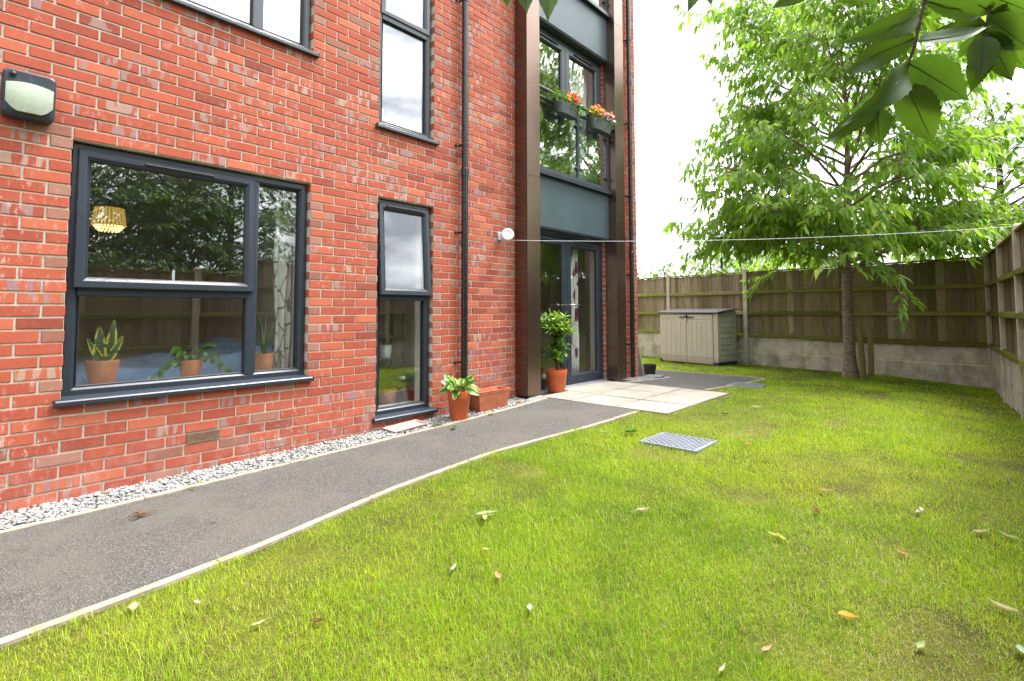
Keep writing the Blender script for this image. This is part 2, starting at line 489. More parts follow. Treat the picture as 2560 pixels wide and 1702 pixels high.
k_ = sstep((GY-9.02)/.12)
GZ = np.where((GX <= .5) & (GX > -5), (gz(GY)-.07)*(1-k_)+(gz(GY)-.012)*k_, GZ)
b = MB(); nx = len(gx)
b.v = [tuple(p) for p in np.stack([GX.ravel(), GY.ravel(), GZ.ravel()], 1)]
for j in range(len(gy)-1):
    for i in range(nx-1):
        b.f.append([j*nx+i, j*nx+i+1, (j+1)*nx+i+1, (j+1)*nx+i]); b.m.append(0); b.t.append(None)
tag(b.build('ground', mat_soil(), smooth=True), kind='structure')

def strip(name, m, x0f, x1f, ys, dz=0., nxs=6):
    b = MB(); vs = []
    for y in ys:
        a, c = float(x0f(y)), float(x1f(y))
        for i in range(nxs+1): vs.append((a+(c-a)*i/nxs, y, float(gz(y))+dz))
    fs = [(j*(nxs+1)+i, j*(nxs+1)+i+1, (j+1)*(nxs+1)+i+1, (j+1)*(nxs+1)+i) for j in range(len(ys)-1) for i in range(nxs)]
    b.add(vs, fs); return tag(b.build(name, m, smooth=True), kind='structure')
EDX = .335
strip('path', ASPH, lambda y: EDX+.01, lambda y: kerbx(y)-.03, np.arange(-6, 4.47, .12), -.002)
bp_ = MB()
ys = list(np.arange(6.24, 7.80, .13)); vs = []
for y in ys:
    for i in range(7): vs.append((EDX+.01+(kerbx(y)-.03-EDX-.01)*i/6, y, float(gz(y))-.006))
bp_.add(vs, [(j*7+i, j*7+i+1, (j+1)*7+i+1, (j+1)*7+i) for j in range(len(ys)-1) for i in range(6)])
ys2 = list(np.linspace(ys[-1], 9.03, 9)); xs2 = list(np.linspace(-8, 1.47, 20)); vs = [(x if i < 19 else float(kerbx(y))-.03, y, float(gz(y))-.006) for y in ys2 for i, x in enumerate(xs2)]
bp_.add(vs, [(j*20+i, j*20+i+1, (j+1)*20+i+1, (j+1)*20+i) for j in range(8) for i in range(19)])
tag(bp_.build('rear_path', ASPH, smooth=True), kind='structure')

def edging(name, pts, wid, dz, seg=.91, drop=.12, m=KERB):
    """a row of concrete edging pieces along pts (x, y), small gaps between"""
    b = MB(); P = np.array(pts, float)
    s = np.r_[0, np.cumsum(np.hypot(*np.diff(P, axis=0).T))]
    t = 0
    while t < s[-1]-.05:
        t1 = min(t+seg-.006, s[-1]); q = np.linspace(t, t1, 6)
        X = np.interp(q, s, P[:, 0]); Y = np.interp(q, s, P[:, 1])
        jz = rnd.uniform(-.003, .003)
        for k in range(5):
            dx, dy = X[k+1]-X[k], Y[k+1]-Y[k]; ln = math.hypot(dx, dy); nx_, ny_ = dy/ln*wid/2, -dx/ln*wid/2
            vs = []
            for i in (k, k+1):
                z = float(gz(Y[i]))+dz+jz
                vs += [(X[i]-nx_, Y[i]-ny_, z), (X[i]+nx_, Y[i]+ny_, z), (X[i]+nx_, Y[i]+ny_, z-drop), (X[i]-nx_, Y[i]-ny_, z-drop)]
            fs = [(0,4,5,1), (1,5,6,2), (3,7,4,0)]
            if k == 0: fs.append((0,1,2,3))
            if k == 4: fs.append((7,6,5,4))
            b.add(vs, fs)
        t += seg
    return tag(b.build(name, m), kind='structure')
edging('path_edging', [(EDX, y) for y in np.arange(-6, 4.47, .2)], .045, .006)
edging('rear_path_edging', [(EDX, y) for y in np.arange(6.27, 7.85, .2)]+[(EDX, 7.83), (-3, 7.83)], .045, .006)
edging('kerb', [(kerbx(y)-.025, y) for y in np.arange(-6, 4.44, .15)], .046, .004)
edging('rear_kerb', [(kerbx(y)-.025, y) for y in np.arange(6.27, 9.03, .15)]+[(1.475, 9.05), (-8, 9.05)], .05, .006)

b = MB(); zt = .112
b.box(.0, 1.835, 4.47, 6.25, zt-.10, zt-.008, 1)
for i in range(3):
    for j in range(3):
        x0 = .015+i*.608; x1 = x0+.592; y0 = 4.470+j*.596; y1 = y0+.579
        if i == 0 and j == 0: x0 = .2
        dz = rnd.uniform(-.002, .002); tl = rnd.uniform(-.002, .002)
        vs = []
        for (x, y) in ((x0, y0), (x1, y0), (x1, y1), (x0, y1)): vs.append((x, y, zt-.05))
        for (x, y, q) in ((x0, y0, -1), (x1, y0, 1), (x1, y1, 1), (x0, y1, -1)): vs.append((x, y, zt+dz+tl*q))
        b.add(vs, [(3,2,1,0),(4,5,6,7),(0,1,5,4),(1,2,6,5),(2,3,7,6),(3,0,4,7)], 0)
tag(b.build('patio', [SLAB, JOINT], bevel=.004), kind='structure')

# gravel beside the wall: crushed white limestone
def mat_gravel():
    t = NT('limestone_chips'); r, k, bb = t.tone()
    col = t.ramp(r, [(0, (.08, .078, .076)), (.25, (.18, .176, .172)), (.7, (.29, .286, .278)), (1, (.40, .392, .38))])
    col = t.mix(t.rng(k, .93, .96), col, (.46, .38, .29))
    col = t.mix(t.rng(t.noise(90, 4), .5, .75, 0, .3), col, (.25, .24, .23))
    t.pbr(col, .85, 0, .25)
    return t.m
ico_v = []
ph = (1+5**.5)/2
for a_, b2 in ((1, ph), (-1, ph), (1, -ph), (-1, -ph)): ico_v += [(a_, b2, 0), (0, a_, b2), (b2, 0, a_)]
ico_v = np.array(ico_v)/math.hypot(1, ph)
from itertools import combinations
ico_f = []
el = min(np.linalg.norm(ico_v[0]-q) for q in ico_v[1:])
for a_, b2, c2 in combinations(range(12), 3):
    if all(abs(np.linalg.norm(ico_v[p]-ico_v[q])-el) < 1e-3 for p, q in ((a_, b2), (b2, c2), (a_, c2))):
        n_ = np.cross(ico_v[b2]-ico_v[a_], ico_v[c2]-ico_v[a_])
        ico_f.append((a_, b2, c2) if n_ @ ico_v[a_] > 0 else (a_, c2, b2))
ico_f = np.array(ico_f)
def stones(name, P, size, m):
    n = len(P)
    J = ico_v[None]*(1+rng.normal(0, .16, (n, 12, 1)))
    sc = size[:, None]*np.stack([rng.uniform(.75, 1.25, n), rng.uniform(.6, 1.0, n), rng.uniform(.4, .75, n)], 1)
    J = J*sc[:, None, :]
    az = rng.uniform(0, 2*math.pi, n); tx = rng.normal(0, .35, n)
    ca, sa, ct, st_ = np.cos(az), np.sin(az), np.cos(tx), np.sin(tx)
    y1 = J[..., 1]*ct[:, None]-J[..., 2]*st_[:, None]; z1 = J[..., 1]*st_[:, None]+J[..., 2]*ct[:, None]
    x2 = J[..., 0]*ca[:, None]-y1*sa[:, None]; y2 = J[..., 0]*sa[:, None]+y1*ca[:, None]
    V = np.stack([x2, y2, z1], -1)+P[:, None, :]
    F = (ico_f[None]+(np.arange(n)*12)[:, None, None])
    tone = np.repeat(np.stack([rng.beta(2.2, 1.8, n), rng.random(n), rng.random(n)], 1), 12, 0)
    return fast_tris(name, V.reshape(-1, 3), F.reshape(-1, 3), m, tone=tone)
def gravel_pts(n, x0, x1, y0, y1):
    x = rng.uniform(x0, x1, n); y = rng.uniform(y0, y1, n)
    z = gz(y)+rng.uniform(-.020, .001, n)+.012*sstep((x1-x)/.15)
    return np.stack([x, y, z], 1)
GP = np.concatenate([gravel_pts(12500, .006, EDX-.025, -1.6, 4.20), gravel_pts(1100, .2, EDX-.025, 4.2, 4.46), gravel_pts(2000, .01, EDX-.025, 6.58, 7.80)])
gs = rng.uniform(.008, .0162, len(GP))
tag(stones('gravel', GP, gs, mat_gravel()), kind='stuff')
b = MB()
yy = list(np.arange(-6, 4.47, .3))+[4.47]
b.add([p for y in yy for p in ((-.02, y, float(gz(y))-.018), (EDX, y, float(gz(y))-.018))], [(2*i, 2*i+1, 2*i+3, 2*i+2) for i in range(len(yy)-1)])
yy = list(np.arange(6.25, 7.85, .2))
b.add([p for y in yy for p in ((-.02, y, float(gz(y))-.018), (EDX, y, float(gz(y))-.018))], [(2*i, 2*i+1, 2*i+3, 2*i+2) for i in range(len(yy)-1)])
b.add([(-3, 7.31, .04), (.0, 7.31, .04), (.0, 7.82, .015), (-3, 7.82, .015)], [(0,1,2,3)])
tag(b.build('gravel_bed', simple('grit', (.22, .21, .20), .95, 0, .3, 60, .5, 120)), kind='structure')

# ------------------------------------------------------------------ the building
Z0 = 29.75*.075           # underside of the ground-floor lintels
FL = 2.775                # storey height
YB0, YB1, ZT = -5.0, 7.295, 8.55
house = thing('apartment_building', 'red brick block of flats with anthracite windows and bronze clad pillars', 'building')
opens = []                # (y0, y1, z0, z1)
for f in range(3):
    dz = f*FL
    opens.append((0, 1.575, .590+dz, Z0+dz)); opens.append((2.25, 2.925, .14+dz, Z0+dz))
    opens.append((4.465, 6.325, .10+dz if f else .05, 2.24+dz))
ye = sorted({YB0, YB1, *[o[0] for o in opens], *[o[1] for o in opens]})
ze = sorted({-.25, ZT, *[o[2] for o in opens], *[o[3] for o in opens]})
b = MB()
for j in range(len(ze)-1):
    run = None
    for i in range(len(ye)-1):
        y0, y1, z0, z1 = ye[i], ye[i+1], ze[j], ze[j+1]
        hole = any(o[0]-1e-6 <= y0 and y1 <= o[1]+1e-6 and o[2]-1e-6 <= z0 and z1 <= o[3]+1e-6 for o in opens)
        if not hole:
            if run is None: run = [y0, y1]
            else: run[1] = y1
        if hole or i == len(ye)-2:
            if run is not None:
                e = .004
                a0 = run[0] - (0 if run[0] == YB0 else -e); a1 = run[1] - (0 if run[1] == YB1 else e)
                b.box(-.105, -.0065, a0, a1, z0, z1, 0)
                b.box(-.30, -.1055, a0-.001, a1+.001, z0, z1, 1)
                run = None
b.box(-9, -.301, YB1-.30, YB1-.006, -.25, ZT, 0)
b.box(-9, -.301, YB0, YB0+.3, -.25, ZT, 0)
b.box(-9.3, -9.001, YB0, YB1, -.25, ZT, 0)
# the bricks: stretcher bond, cut to halves at the openings
def brick_box(bm, y0, y1, z0, z1, deep, tone):
    x1 = rnd.gauss(.0010, .0009); jz = rnd.gauss(0, .0006); c = .0022; xb = -.10 if deep else -.012
    y0 += rnd.uniform(-.001, .001); y1 += rnd.uniform(-.001, .001)
    vs = [(xb, y0, z0+jz), (xb, y1, z0+jz), (xb, y1, z1+jz), (xb, y0, z1+jz),
          (x1-c, y0, z0+jz), (x1-c, y1, z0+jz), (x1-c, y1, z1+jz), (x1-c, y0, z1+jz),
          (x1, y0+c, z0+jz+c), (x1, y1-c, z0+jz+c), (x1, y1-c, z1+jz-c), (x1, y0+c, z1+jz-c)]
    fs = [(0,1,5,4),(1,2,6,5),(2,3,7,6),(3,0,4,7),(4,5,9,8),(5,6,10,9),(6,7,11,10),(7,4,8,11),(8,9,10,11)]
    bm.add(vs, fs, 2, tone)
br = random.Random(5)
kmin = int((ZT-Z0)/.075)
weep = []
for k in range(-kmin, 33):
    z1 = Z0-(k-1)*.075-.0063; z0 = z1-.0624; zc = (z0+z1)/2
    off = 0 if k % 2 == 0 else .1125
    y = math.floor((YB0-off)/.225)*.225+off
    while y < YB1:
        a, c = y+.0063, y+.2187
        y += .225
        a = max(a, YB0); c = min(c, YB1)
        if c-a < .03: continue
        parts = [(a, c)]
        for o in opens:
            if o[2] < zc < o[3]:
                nw = []
                for p, q in parts:
                    if q <= o[0]+.006 or p >= o[1]-.006: nw.append((p, q))
                    else:
                        if p < o[0]-.03: nw.append((p, o[0]))
                        if q > o[1]+.03: nw.append((o[1], q))
                parts = nw
        for p, q in parts:
            deep = any(o[2]-.08 < zc < o[3]+.08 and (abs(p-o[1]) < .01 or abs(q-o[0]) < .01 or (o[0]-.01 < (p+q)/2 < o[1]+.01)) for o in opens) or q > YB1-.02
            half = (q-p) < .15
            u = br.random()
            kind = 0.0
            if half and u < .62: kind = .5
            elif u < .03: kind = .5
            elif u < .03+(.20 if zc < 2.3 else .30): kind = 1.0
            if -.2 < zc < .3 and u > .8: kind = 0
            brick_box(b, p, q, z0, z1, deep, (min(1, max(0, br.gauss(.55, .23))), kind, br.random()))
b.build('brick_wall', [MORTAR, PLASTER, BRICK], house)
# flat roof, floors, inner walls
b = MB(); b.box(-9.3, .05, YB0-.05, YB1+.05, ZT, ZT+.12); b.build('roof', FRAME, house)
b = MB()
for f in range(3):
    b.box(-9, -.301, YB0+.3, YB1-.3, f*FL-.14, f*FL+.118)
b.build('floor_slab', CARPET, house)
b = MB()
for f in range(3):
    z0, z1 = f*FL+.119, f*FL+2.52
    b.box(-9, -.301, YB0+.301, YB1-.301, z1, z1+.11)
    b.box(-3.75, -3.65, YB0+.301, YB1-.301, z0, z1-.001)
    for y in (-1.15, 1.95, 3.75): b.box(-3.649, -.301, y, y+.10, z0, z1-.001)
b.build('inner_wall', PLASTER, house)

PROF_OUT = lambda w, xf, d: [(0, xf-d), (0, xf-.012), (.006, xf), (w-.022, xf), (w, xf-.024), (w, xf-d)]
def pane(y0, y1, z0, z1, x, mat, parent, name='pane'):
    m = MB(); m.box(x-.004, x+.004, y0, y1, z0, z1); return m.build(name, mat, parent)
def tilt(o, yc, ztop, x, ang):
    """hang o from its top edge and swing its foot outwards"""
    T = Matrix.Translation((x, yc, ztop)) @ Matrix.Rotation(-ang, 4, 'Y') @ Matrix.Translation((-x, -yc, -ztop))
    o.data.transform(T)
def sash(y0, y1, z0, z1, xf, ang, fm, gm, win, w=.068):
    m = MB(); m.sweep(y0, y1, z0, z1, PROF_OUT(w, xf, .055))
    s_ = m.build('sash', fm, win, bevel=.0015, bseg=1)
    m = MB(); m.sweep(y0+w-.002, y1-w+.002, z0+w-.002, z1-w+.002, [(0, xf-.05), (0, xf-.020), (.006, xf-.026), (.006, xf-.05)])
    g_ = m.build('seal', SEAL, win)
    p_ = pane(y0+w-.004, y1-w+.004, z0+w-.004, z1-w+.004, xf-.036, gm, win)
    m = MB(); zc = z1-w/2
    a, c = (y0+.33*(y1-y0), y0+.72*(y1-y0)) if y1-y0 > .8 else (y0+.14*(y1-y0), y1-.14*(y1-y0))
    m.tube([(xf+.004, a, zc), (xf+.004, c, zc)], .011, 8); m.box(xf-.001, xf+.006, a-.006, c+.006, zc-.014, zc-.003)
    v_ = m.build('trickle_vent', SEAL, win, smooth=True, autos=40)
    for o in (s_, g_, p_, v_): tilt(o, (y0+y1)/2, z1, xf-.055, ang)
def sill(y0, y1, z0, win, mat):
    m = MB()
    vs = []
    for y in (y0-.038, y1+.038):
        vs += [(-.05, y, z0+.052), (.034, y, z0+.034), (.042, y, z0+.026), (.042, y, z0+.002), (.030, y, z0+.0), (-.05, y, z0+.006)]
    fs = [(i, (i+1) % 6, 6+(i+1) % 6, 6+i) for i in range(6)]+[(5,4,3,2,1,0), (6,7,8,9,10,11)]
    # stay inside the opening behind the wall face
    m.add(vs, fs)
    for y in (y0-.040, y1+.034): m.box(.0005, .045, y, y+.006, z0-.004, z0+.040)
    return m.build('sill', mat, win, bevel=.002)
def sealring(y0, y1, z0, z1, x, win):
    m = MB(); m.sweep(y0, y1, z0, z1, [(0, x-.03), (0, x), (.005, x-.004), (.005, x-.03)]); m.build('seal', SEAL, win)
XF = -.050
def board_(y0, y1, z0, z1, win, mat):
    m = MB(); m.box(-.345, -.121, y0-.0, y1+.0, z0, z0+.022); return m.build('inner_sill', mat, win, bevel=.003)
for f in range(3):
    dz = f*FL; fm = FRAME if f == 0 else FRAME2; gm = GLASS if f == 0 else GLASSU
    # wide window: top-hung sash over a fixed light, tall fixed light at the side
    m = MB(); z0, z1 = .607+dz, 2.224+dz
    m.sweep(.004, 1.571, z0, z1, PROF_OUT(.066, XF, .07))
    m.box(XF-.068, XF-.0015, 1.092, 1.165, z0+.06, z1-.06)
    m.box(XF-.068, XF-.0015, .06, 1.0915, 1.243+dz, 1.306+dz)
    m.add([(XF-.001, 1.088, z0+.062), (XF+.0015, 1.100, z0+.05), (XF+.0015, 1.157, z0+.05), (XF-.001, 1.169, z0+.062), (XF-.001, 1.169, z1-.06), (XF+.0015, 1.157, z1-.05), (XF+.0015, 1.1, z1-.05), (XF-.001, 1.088, z1-.06)], [(0,1,6,7), (1,2,5,6), (2,3,4,5)])
    win = m.build('window', fm, house, bevel=.0015, bseg=1)
    sash(.034, 1.134, 1.288+dz, 2.186+dz, XF+.014, R(1.5) if f == 0 else 0, fm, gm, win)
    pane(.06, 1.096, .665+dz, 1.250+dz, XF-.040, gm, win); sealring(.0695, 1.0925, .672+dz, 1.244+dz, XF-.012, win)
    pane(1.160, 1.510, .665+dz, 2.165+dz, XF-.040, gm, win); sealring(1.1645, 1.506, .672+dz, 2.159+dz, XF-.012, win)
    sill(0, 1.575, .566+dz, win, fm)
    m = MB(); m.box(-.118, -.1195, .004, 1.571, .592+dz, .606+dz); m.box(-.345, -.121, .004, 1.571, .622+dz, .644+dz); m.build('inner_sill', PALE, win)
    # tall narrow window
    m = MB(); z0, z1 = .158+dz, 2.224+dz
    m.sweep(2.254, 2.921, z0, z1, PROF_OUT(.066, XF, .07))
    m.box(XF-.068, XF-.0015, 2.31, 2.865, 1.245+dz, 1.31+dz)
    win = m.build('window', fm, house, bevel=.0015, bseg=1)
    sash(2.282, 2.898, 1.290+dz, 2.190+dz, XF+.014, R(3.4) if f == 0 else 0, fm, gm, win)
    pane(2.31, 2.862, .215+dz, 1.252+dz, XF-.040, gm, win); sealring(2.319, 2.856, .223+dz, 1.246+dz, XF-.012, win)
    sill(2.25, 2.925, .116+dz, win, fm)
    m = MB(); m.box(-.345, -.121, 2.254, 2.921, .172+dz, .194+dz); m.build('inner_sill', PALE, win)

# glazed double doors in the bay between the pillars
for f in range(3):
    dz = f*FL; fm = FRAME if f == 0 else FRAME2; gm = GLASS if f == 0 else GLASSU
    xf = -.062; y0, y1, z0, z1 = 4.50, 6.318, .128+dz, 2.20+dz
    m = MB(); m.sweep(y0, y1, z0, z1, PROF_OUT(.062, xf, .07))
    door = m.build('patio_door', fm, house, bevel=.0015, bseg=1)
    for (a, c) in ((4.555, 5.379), (5.387, 6.262)):
        m = MB(); m.sweep(a, c, .165+dz, 2.142+dz, PROF_OUT(.105, xf+.010, .055))
        m.build('door_leaf', fm, door, bevel=.0015, bseg=1)
        pane(a+.10, c-.10, .265+dz, 2.042+dz, xf-.03, gm, door); sealring(a+.104, c-.104, .268+dz, 2.038+dz, xf-.008, door)
        m = MB(); m.tube([(xf+.016, a+.20, 2.098+dz), (xf+.016, c-.2, 2.098+dz)], .012, 8); m.build('trickle_vent', PIPEBK, door, smooth=True, autos=40)
    m = MB(); m.box(xf+.004, xf+.016, 5.366, 5.400, .165+dz, 2.142+dz); m.build('door_stop', fm, door, bevel=.003)
    for yp, dr in ((5.325, -1), (5.445, 1)):
        m = MB(); m.box(xf+.0105, xf+.022, yp-.014, yp+.014, 1.06+dz, 1.30+dz)
        m.tube([(xf+.02, yp, 1.222+dz), (xf+.065, yp, 1.222+dz), (xf+.068, yp+dr*.02, 1.222+dz), (xf+.066, yp+dr*.16, 1.220+dz)], [.010, .010, .011, .009], 10)
        m.build('handle', STEEL, door, smooth=True, autos=40)
    m = MB()
    m.add([(xf+.0, 4.47, z0-.002), (xf+.10, 4.47, z0-.012), (xf+.10, 4.47, z0-.03), (xf-.1, 4.47, z0-.03), (xf-.1, 4.47, z0-.002),
           (xf+.0, 6.32, z0-.002), (xf+.10, 6.32, z0-.012), (xf+.10, 6.32, z0-.03), (xf-.1, 6.32, z0-.03), (xf-.1, 6.32, z0-.002)],
          [(0,1,6,5), (1,2,7,6), (2,3,8,7), (4,0,5,9), (0,4,3,2,1), (5,6,7,8,9)])
    m.build('threshold', ALU, door, bevel=.002)
    # cladding panel above the door, with its ledge
    m = MB(); m.box(-.02, .068, 4.472, 6.309, 2.232+dz, 2.925+dz); m.box(-.10, .055, 4.472, 6.309, 2.215+dz, 2.2315+dz)
    for y in np.arange(4.7, 6.3, .38):
        for z in (2.262, 2.90): m.tube([(.067, y, z+dz), (.071, y, z+dz)], .006, 8, 1)
    m.build('cladding_panel', [PANEL, SEAL], house, bevel=.003)
    m = MB(); m.box(-.10, .128, 4.474, 6.307, 2.926+dz, 2.955+dz); m.box(.10, .132, 4.474, 6.307, 2.895+dz, 2.9255+dz); m.box(-.10, .10, 4.474, 6.307, 2.9555+dz, 2.972+dz)
    m.build('ledge', FRAME2 if f else FRAME, house, bevel=.003)
    # glass balustrade
    if f < 2:
        zb = 2.975+dz; zt_ = 3.955+dz; xr = .055
        m = MB()
        for y in (4.500, 5.503, 6.285): m.box(xr-.022, xr+.022, y-.026, y+.026, zb, zt_-.03)
        m.box(xr-.025, xr+.025, 4.474, 6.311, zt_-.03, zt_)
        m.box(xr-.020, xr+.020, 4.527, 6.258, zb, zb+.035)
        rail = m.build('balustrade', FRAME2, house, bevel=.003)
        m = MB(); m.tube([(xr+.012, 4.474, 4.06+dz), (xr+.012, 6.31, 4.06+dz)], .024, 12)
        for y in (4.6, 5.503, 6.2): m.tube([(xr, y, zt_), (xr+.012, y, 4.05+dz)], .011, 8)
        m.build('handrail', FRAME2, rail, smooth=True, autos=40)
        for (a, c) in ((4.54, 5.463), (5.543, 6.246)):
            pane(a, c, zb+.05, zt_-.045, xr, GLASSG, rail, 'glass_panel')
            for y, s_ in ((a, 1), (c, -1)):
                for z in (zb+.17, zt_-.20):
                    m = MB(); m.lathe([(0, -.022), (.024, -.022), (.024, .022), (.018, .028), (0, .028)], 14, (xr, y+s_*.006, z), 0, (1, 0, 0))
                    m.build('glass_clamp', SEAL, rail, smooth=True, autos=40)

# bronze clad pillars
for (a, c) in ((4.215, 4.470), (6.311, 6.567)):
    m = MB(); x1 = .197
    zz = [.135 if a < 5 else .125, .60, 2.80, 5.575, 8.3]
    for z0, z1 in zip(zz, zz[1:]): m.box(-.004, x1, a, c, z0+.0012, z1-.0012, 0)
    m.box(0, x1-.004, a+.004, c-.004, zz[0], zz[-1]-.01, 1)
    for z in np.arange(.35, 8.2, .46):
        for (x, y, d) in ((x1, a+.014, (1,0,0)), (x1, c-.014, (1,0,0)), (x1-.014, a, (0,-1,0))):
            m.lathe([(.0045, -.001), (.0045, .0012), (0, .002)], 6, (x, y, z), 1, d)
    if a < 5: m.box(x1-.012, x1+.0012, a-.0015, a+.004, zz[0], 8.28, 1)
    m.build('pillar', [BRONZE, SEAL], house, bevel=.002, bseg=1)
# rainwater pipes with clips
for yc, zs, clips, jt in ((3.308, .18, (.596, 1.994, 2.959, 4.6, 6.2), (2.66, 5.4)), (6.985, .10, (.62, 1.72, 3.0, 4.2, 5.6), (2.05, 4.9))):
    m = MB(); m.tube([(.068, yc, zs), (.068, yc, 8.3)], .0365, 20)
    for z in jt: m.tube([(.068, yc, z-.045), (.068, yc, z-.040), (.068, yc, z+.04), (.068, yc, z+.045)], [.0375, .0425, .0425, .0375], 20)
    dp = m.build('downpipe', PIPE, house, smooth=True, autos=40)
    for z in clips:
        m = MB(); m.tube([(.068, yc, z-.013), (.068, yc, z+.013)], .0405, 20)
        for s_ in (-1, 1):
            m.box(.004, .062, yc+s_*.060-.005-s_*.02, yc+s_*.060+.005-s_*.02, z-.011, z+.011)
            m.box(.002, .012, yc+s_*.075-.014, yc+s_*.075+.014, z-.012, z+.012)
            m.tube([(.012, yc+s_*.078, z), (.018, yc+s_*.078, z)], .008, 8)
        m.build('pipe_clip', PIPEBK, dp, smooth=True, autos=35)
for z in (2.285, 5.10):
    m = MB(); m.tube([(-.004, 6.80, z), (.055, 6.80, z)], .032, 14); m.build('overflow_pipe', PIPEBK, house, smooth=True, autos=40)
# air bricks and weep vents
VENT = simple('terracotta_vent', (.30, .085, .04), .7, 0, .2, 20); HOLE = simple('vent_hole', (.012, .008, .006), .9)
for (y0, zc, mt) in ((.69, Z0-26.5*.075, simple('buff_vent', (.20, .12, .075), .7, 0, .2, 20)), (3.605, Z0+4.5*.075, VENT)):
    m = MB(); m.box(-.004, .004, y0, y0+.215, zc-.033, zc+.033, 1)
    m.sweep(y0, y0+.215, zc-.033, zc+.033, [(0, 0), (0, .0065), (.006, .0065), (.006, 0)])
    for i in range(6): z = zc-.026+i*.0104; m.box(.003, .0062, y0+.005, y0+.21, z-.0028, z+.0028)
    for i in range(1, 12): y = y0+i*.018; m.box(.003, .0055, y-.0015, y+.0015, zc-.028, zc+.028)
    m.build('air_brick', [mt, HOLE], house)
RED = simple('weep_red', (.25, .06, .04), .6)
def weepv(y, k):
    z = Z0-(k-.5)*.075
    m = MB(); m.box(-.004, .0015, y-.0055, y+.0055, z-.034, z+.034, 1)
    for i in range(6): zz_ = z-.029+i*.0116; m.box(.001, .0032, y-.0045, y+.0045, zz_-.0032, zz_+.0032, 0)
    m.build('weep_vent', [WEEP, RED], house)
WEEP = simple('weep_pale', (.55, .42, .36), .7)
for y, k in ((.225, 0), (.675, 0), (1.125, 0), (1.575, 0), (2.025, 1-1+0), (2.475, 0), (2.925, 0), (-.225, 0), (.3375+.225, -5), (1.46, -6), (-.34, -9), (.1125+.225, 25), (1.0125, 25), (1.8, 28), (3.26, -7)):
    off = 0 if k % 2 == 0 else .1125
    yy_ = round((y-off)/.225)*.225+off
    weepv(yy_, k)

# ------------------------------------------------------------------ fences
def fence(name, label, P0, d, n, sp, side, green, zb=-.045):
    """posts along P0 + d*sp*i; rails on the garden side given by side (+1/-1 of the left normal)"""
    ft = thing(name, label, 'fence', (P0[0], P0[1], 0), math.atan2(d[1], d[0]))
    for i in range(n+1):
        m = MB(); x = i*sp
        vs = []
        for z in (zb-.2, 2.075): vs += [(x-.048, -.05, z), (x+.048, -.05, z), (x+.048, .05, z), (x-.048, .05, z)]
        m.add(vs, [(3,2,1,0), (0,1,5,4), (1,2,6,5), (2,3,7,6), (3,0,4,7)])
        m.add([(x-.048, -.05, 2.075), (x+.048, -.05, 2.075), (x+.048, .05, 2.075), (x-.048, .05, 2.075), (x-.03, -.03, 2.10), (x+.03, -.03, 2.10), (x+.03, .03, 2.10), (x-.03, .03, 2.10)],
              [(0,1,5,4), (1,2,6,5), (2,3,7,6), (3,0,4,7), (4,5,6,7)])
        m.build('concrete_post', CONCP, ft, bevel=.006)
    for i in range(n):
        x0, x1 = i*sp+.0485, (i+1)*sp-.0485
        for z0, z1 in ((zb-.12, zb+.285), (zb+.290, zb+.590)):
            m = MB(); m.box(x0, x1, -.022, .022, z0, z1); m.build('gravel_board', CONC, ft, bevel=.005)
        m = MB(); x = x0+.002; zt_ = zb+.592
        g0 = green(i/n)
        while x < x1-.03:
            wd = min(rnd.uniform(.098, .118), x1-x)
            tz = rnd.uniform(1.985, 2.0); th = rnd.uniform(.017, .026)
            lean = rnd.gauss(0, .002)
            yb = -side*.012
            a_, c_ = x-.008, x+wd
            vs = []
            for z in (zt_, tz):
                dx = lean*(z-zt_)
                vs += [(a_+dx, yb, z), (c_+dx, yb+side*.004, z), (c_+dx, yb+side*th, z), (a_+dx, yb+side*.006, z)]
            m.add(vs, [(3,2,1,0),(4,5,6,7),(0,1,5,4),(1,2,6,5),(2,3,7,6),(3,0,4,7)], 0, (rnd.random(), min(1, max(0, rnd.gauss(g0, .25))), rnd.random()))
            x += wd
        m.build('board_panel', BOARD, ft)
        for zc in (zb+.632, 1.085, 1.555):
            m = MB(); zc += rnd.uniform(-.006, .006); y0 = side*.010
            t_ = (rnd.random(), min(1, max(0, rnd.gauss(.8, .15))), rnd.random())
            vs = []
            sag = rnd.uniform(-.006, .006)
            for x in (x0+.001, (x0+x1)/2, x1-.001):
                dz = sag if x not in (x0+.001, x1-.001) else 0
                vs += [(x, y0, zc-.042+dz), (x, y0+side*.052, zc-.036+dz), (x, y0+side*.048, zc+.022+dz), (x, y0, zc+.042+dz)]
            fs = []
            for q in (0, 4): fs += [(q, q+1, q+5, q+4), (q+1, q+2, q+6, q+5), (q+2, q+3, q+7, q+6), (q+3, q, q+4, q+7)]
            m.add(vs, fs+[(3,2,1,0), (8,9,10,11)], 0, t_)
            m.build('rail', RAIL, ft, bevel=.003)
        m = MB(); m.box(x0+.001, x1-.001, -.038, .038, 2.002, 2.028, 0, (rnd.random(), .8, rnd.random())); m.build('capping', RAIL, ft, bevel=.003)
    return ft
COR = np.array([4.369, 11.024]); DB = np.array([-.980, .2016]); DS = np.array([.0600, -.9982])
fence('back_fence', 'mossy timber fence on concrete boards behind the cherry tree', COR, DB, 5, 2.09, 1, lambda t: .62-.45*t)
fence('side_fence', 'timber fence with pale concrete posts running along the right edge', COR+DS*0.115, DS, 9, 1.73, -1, lambda t: .35)

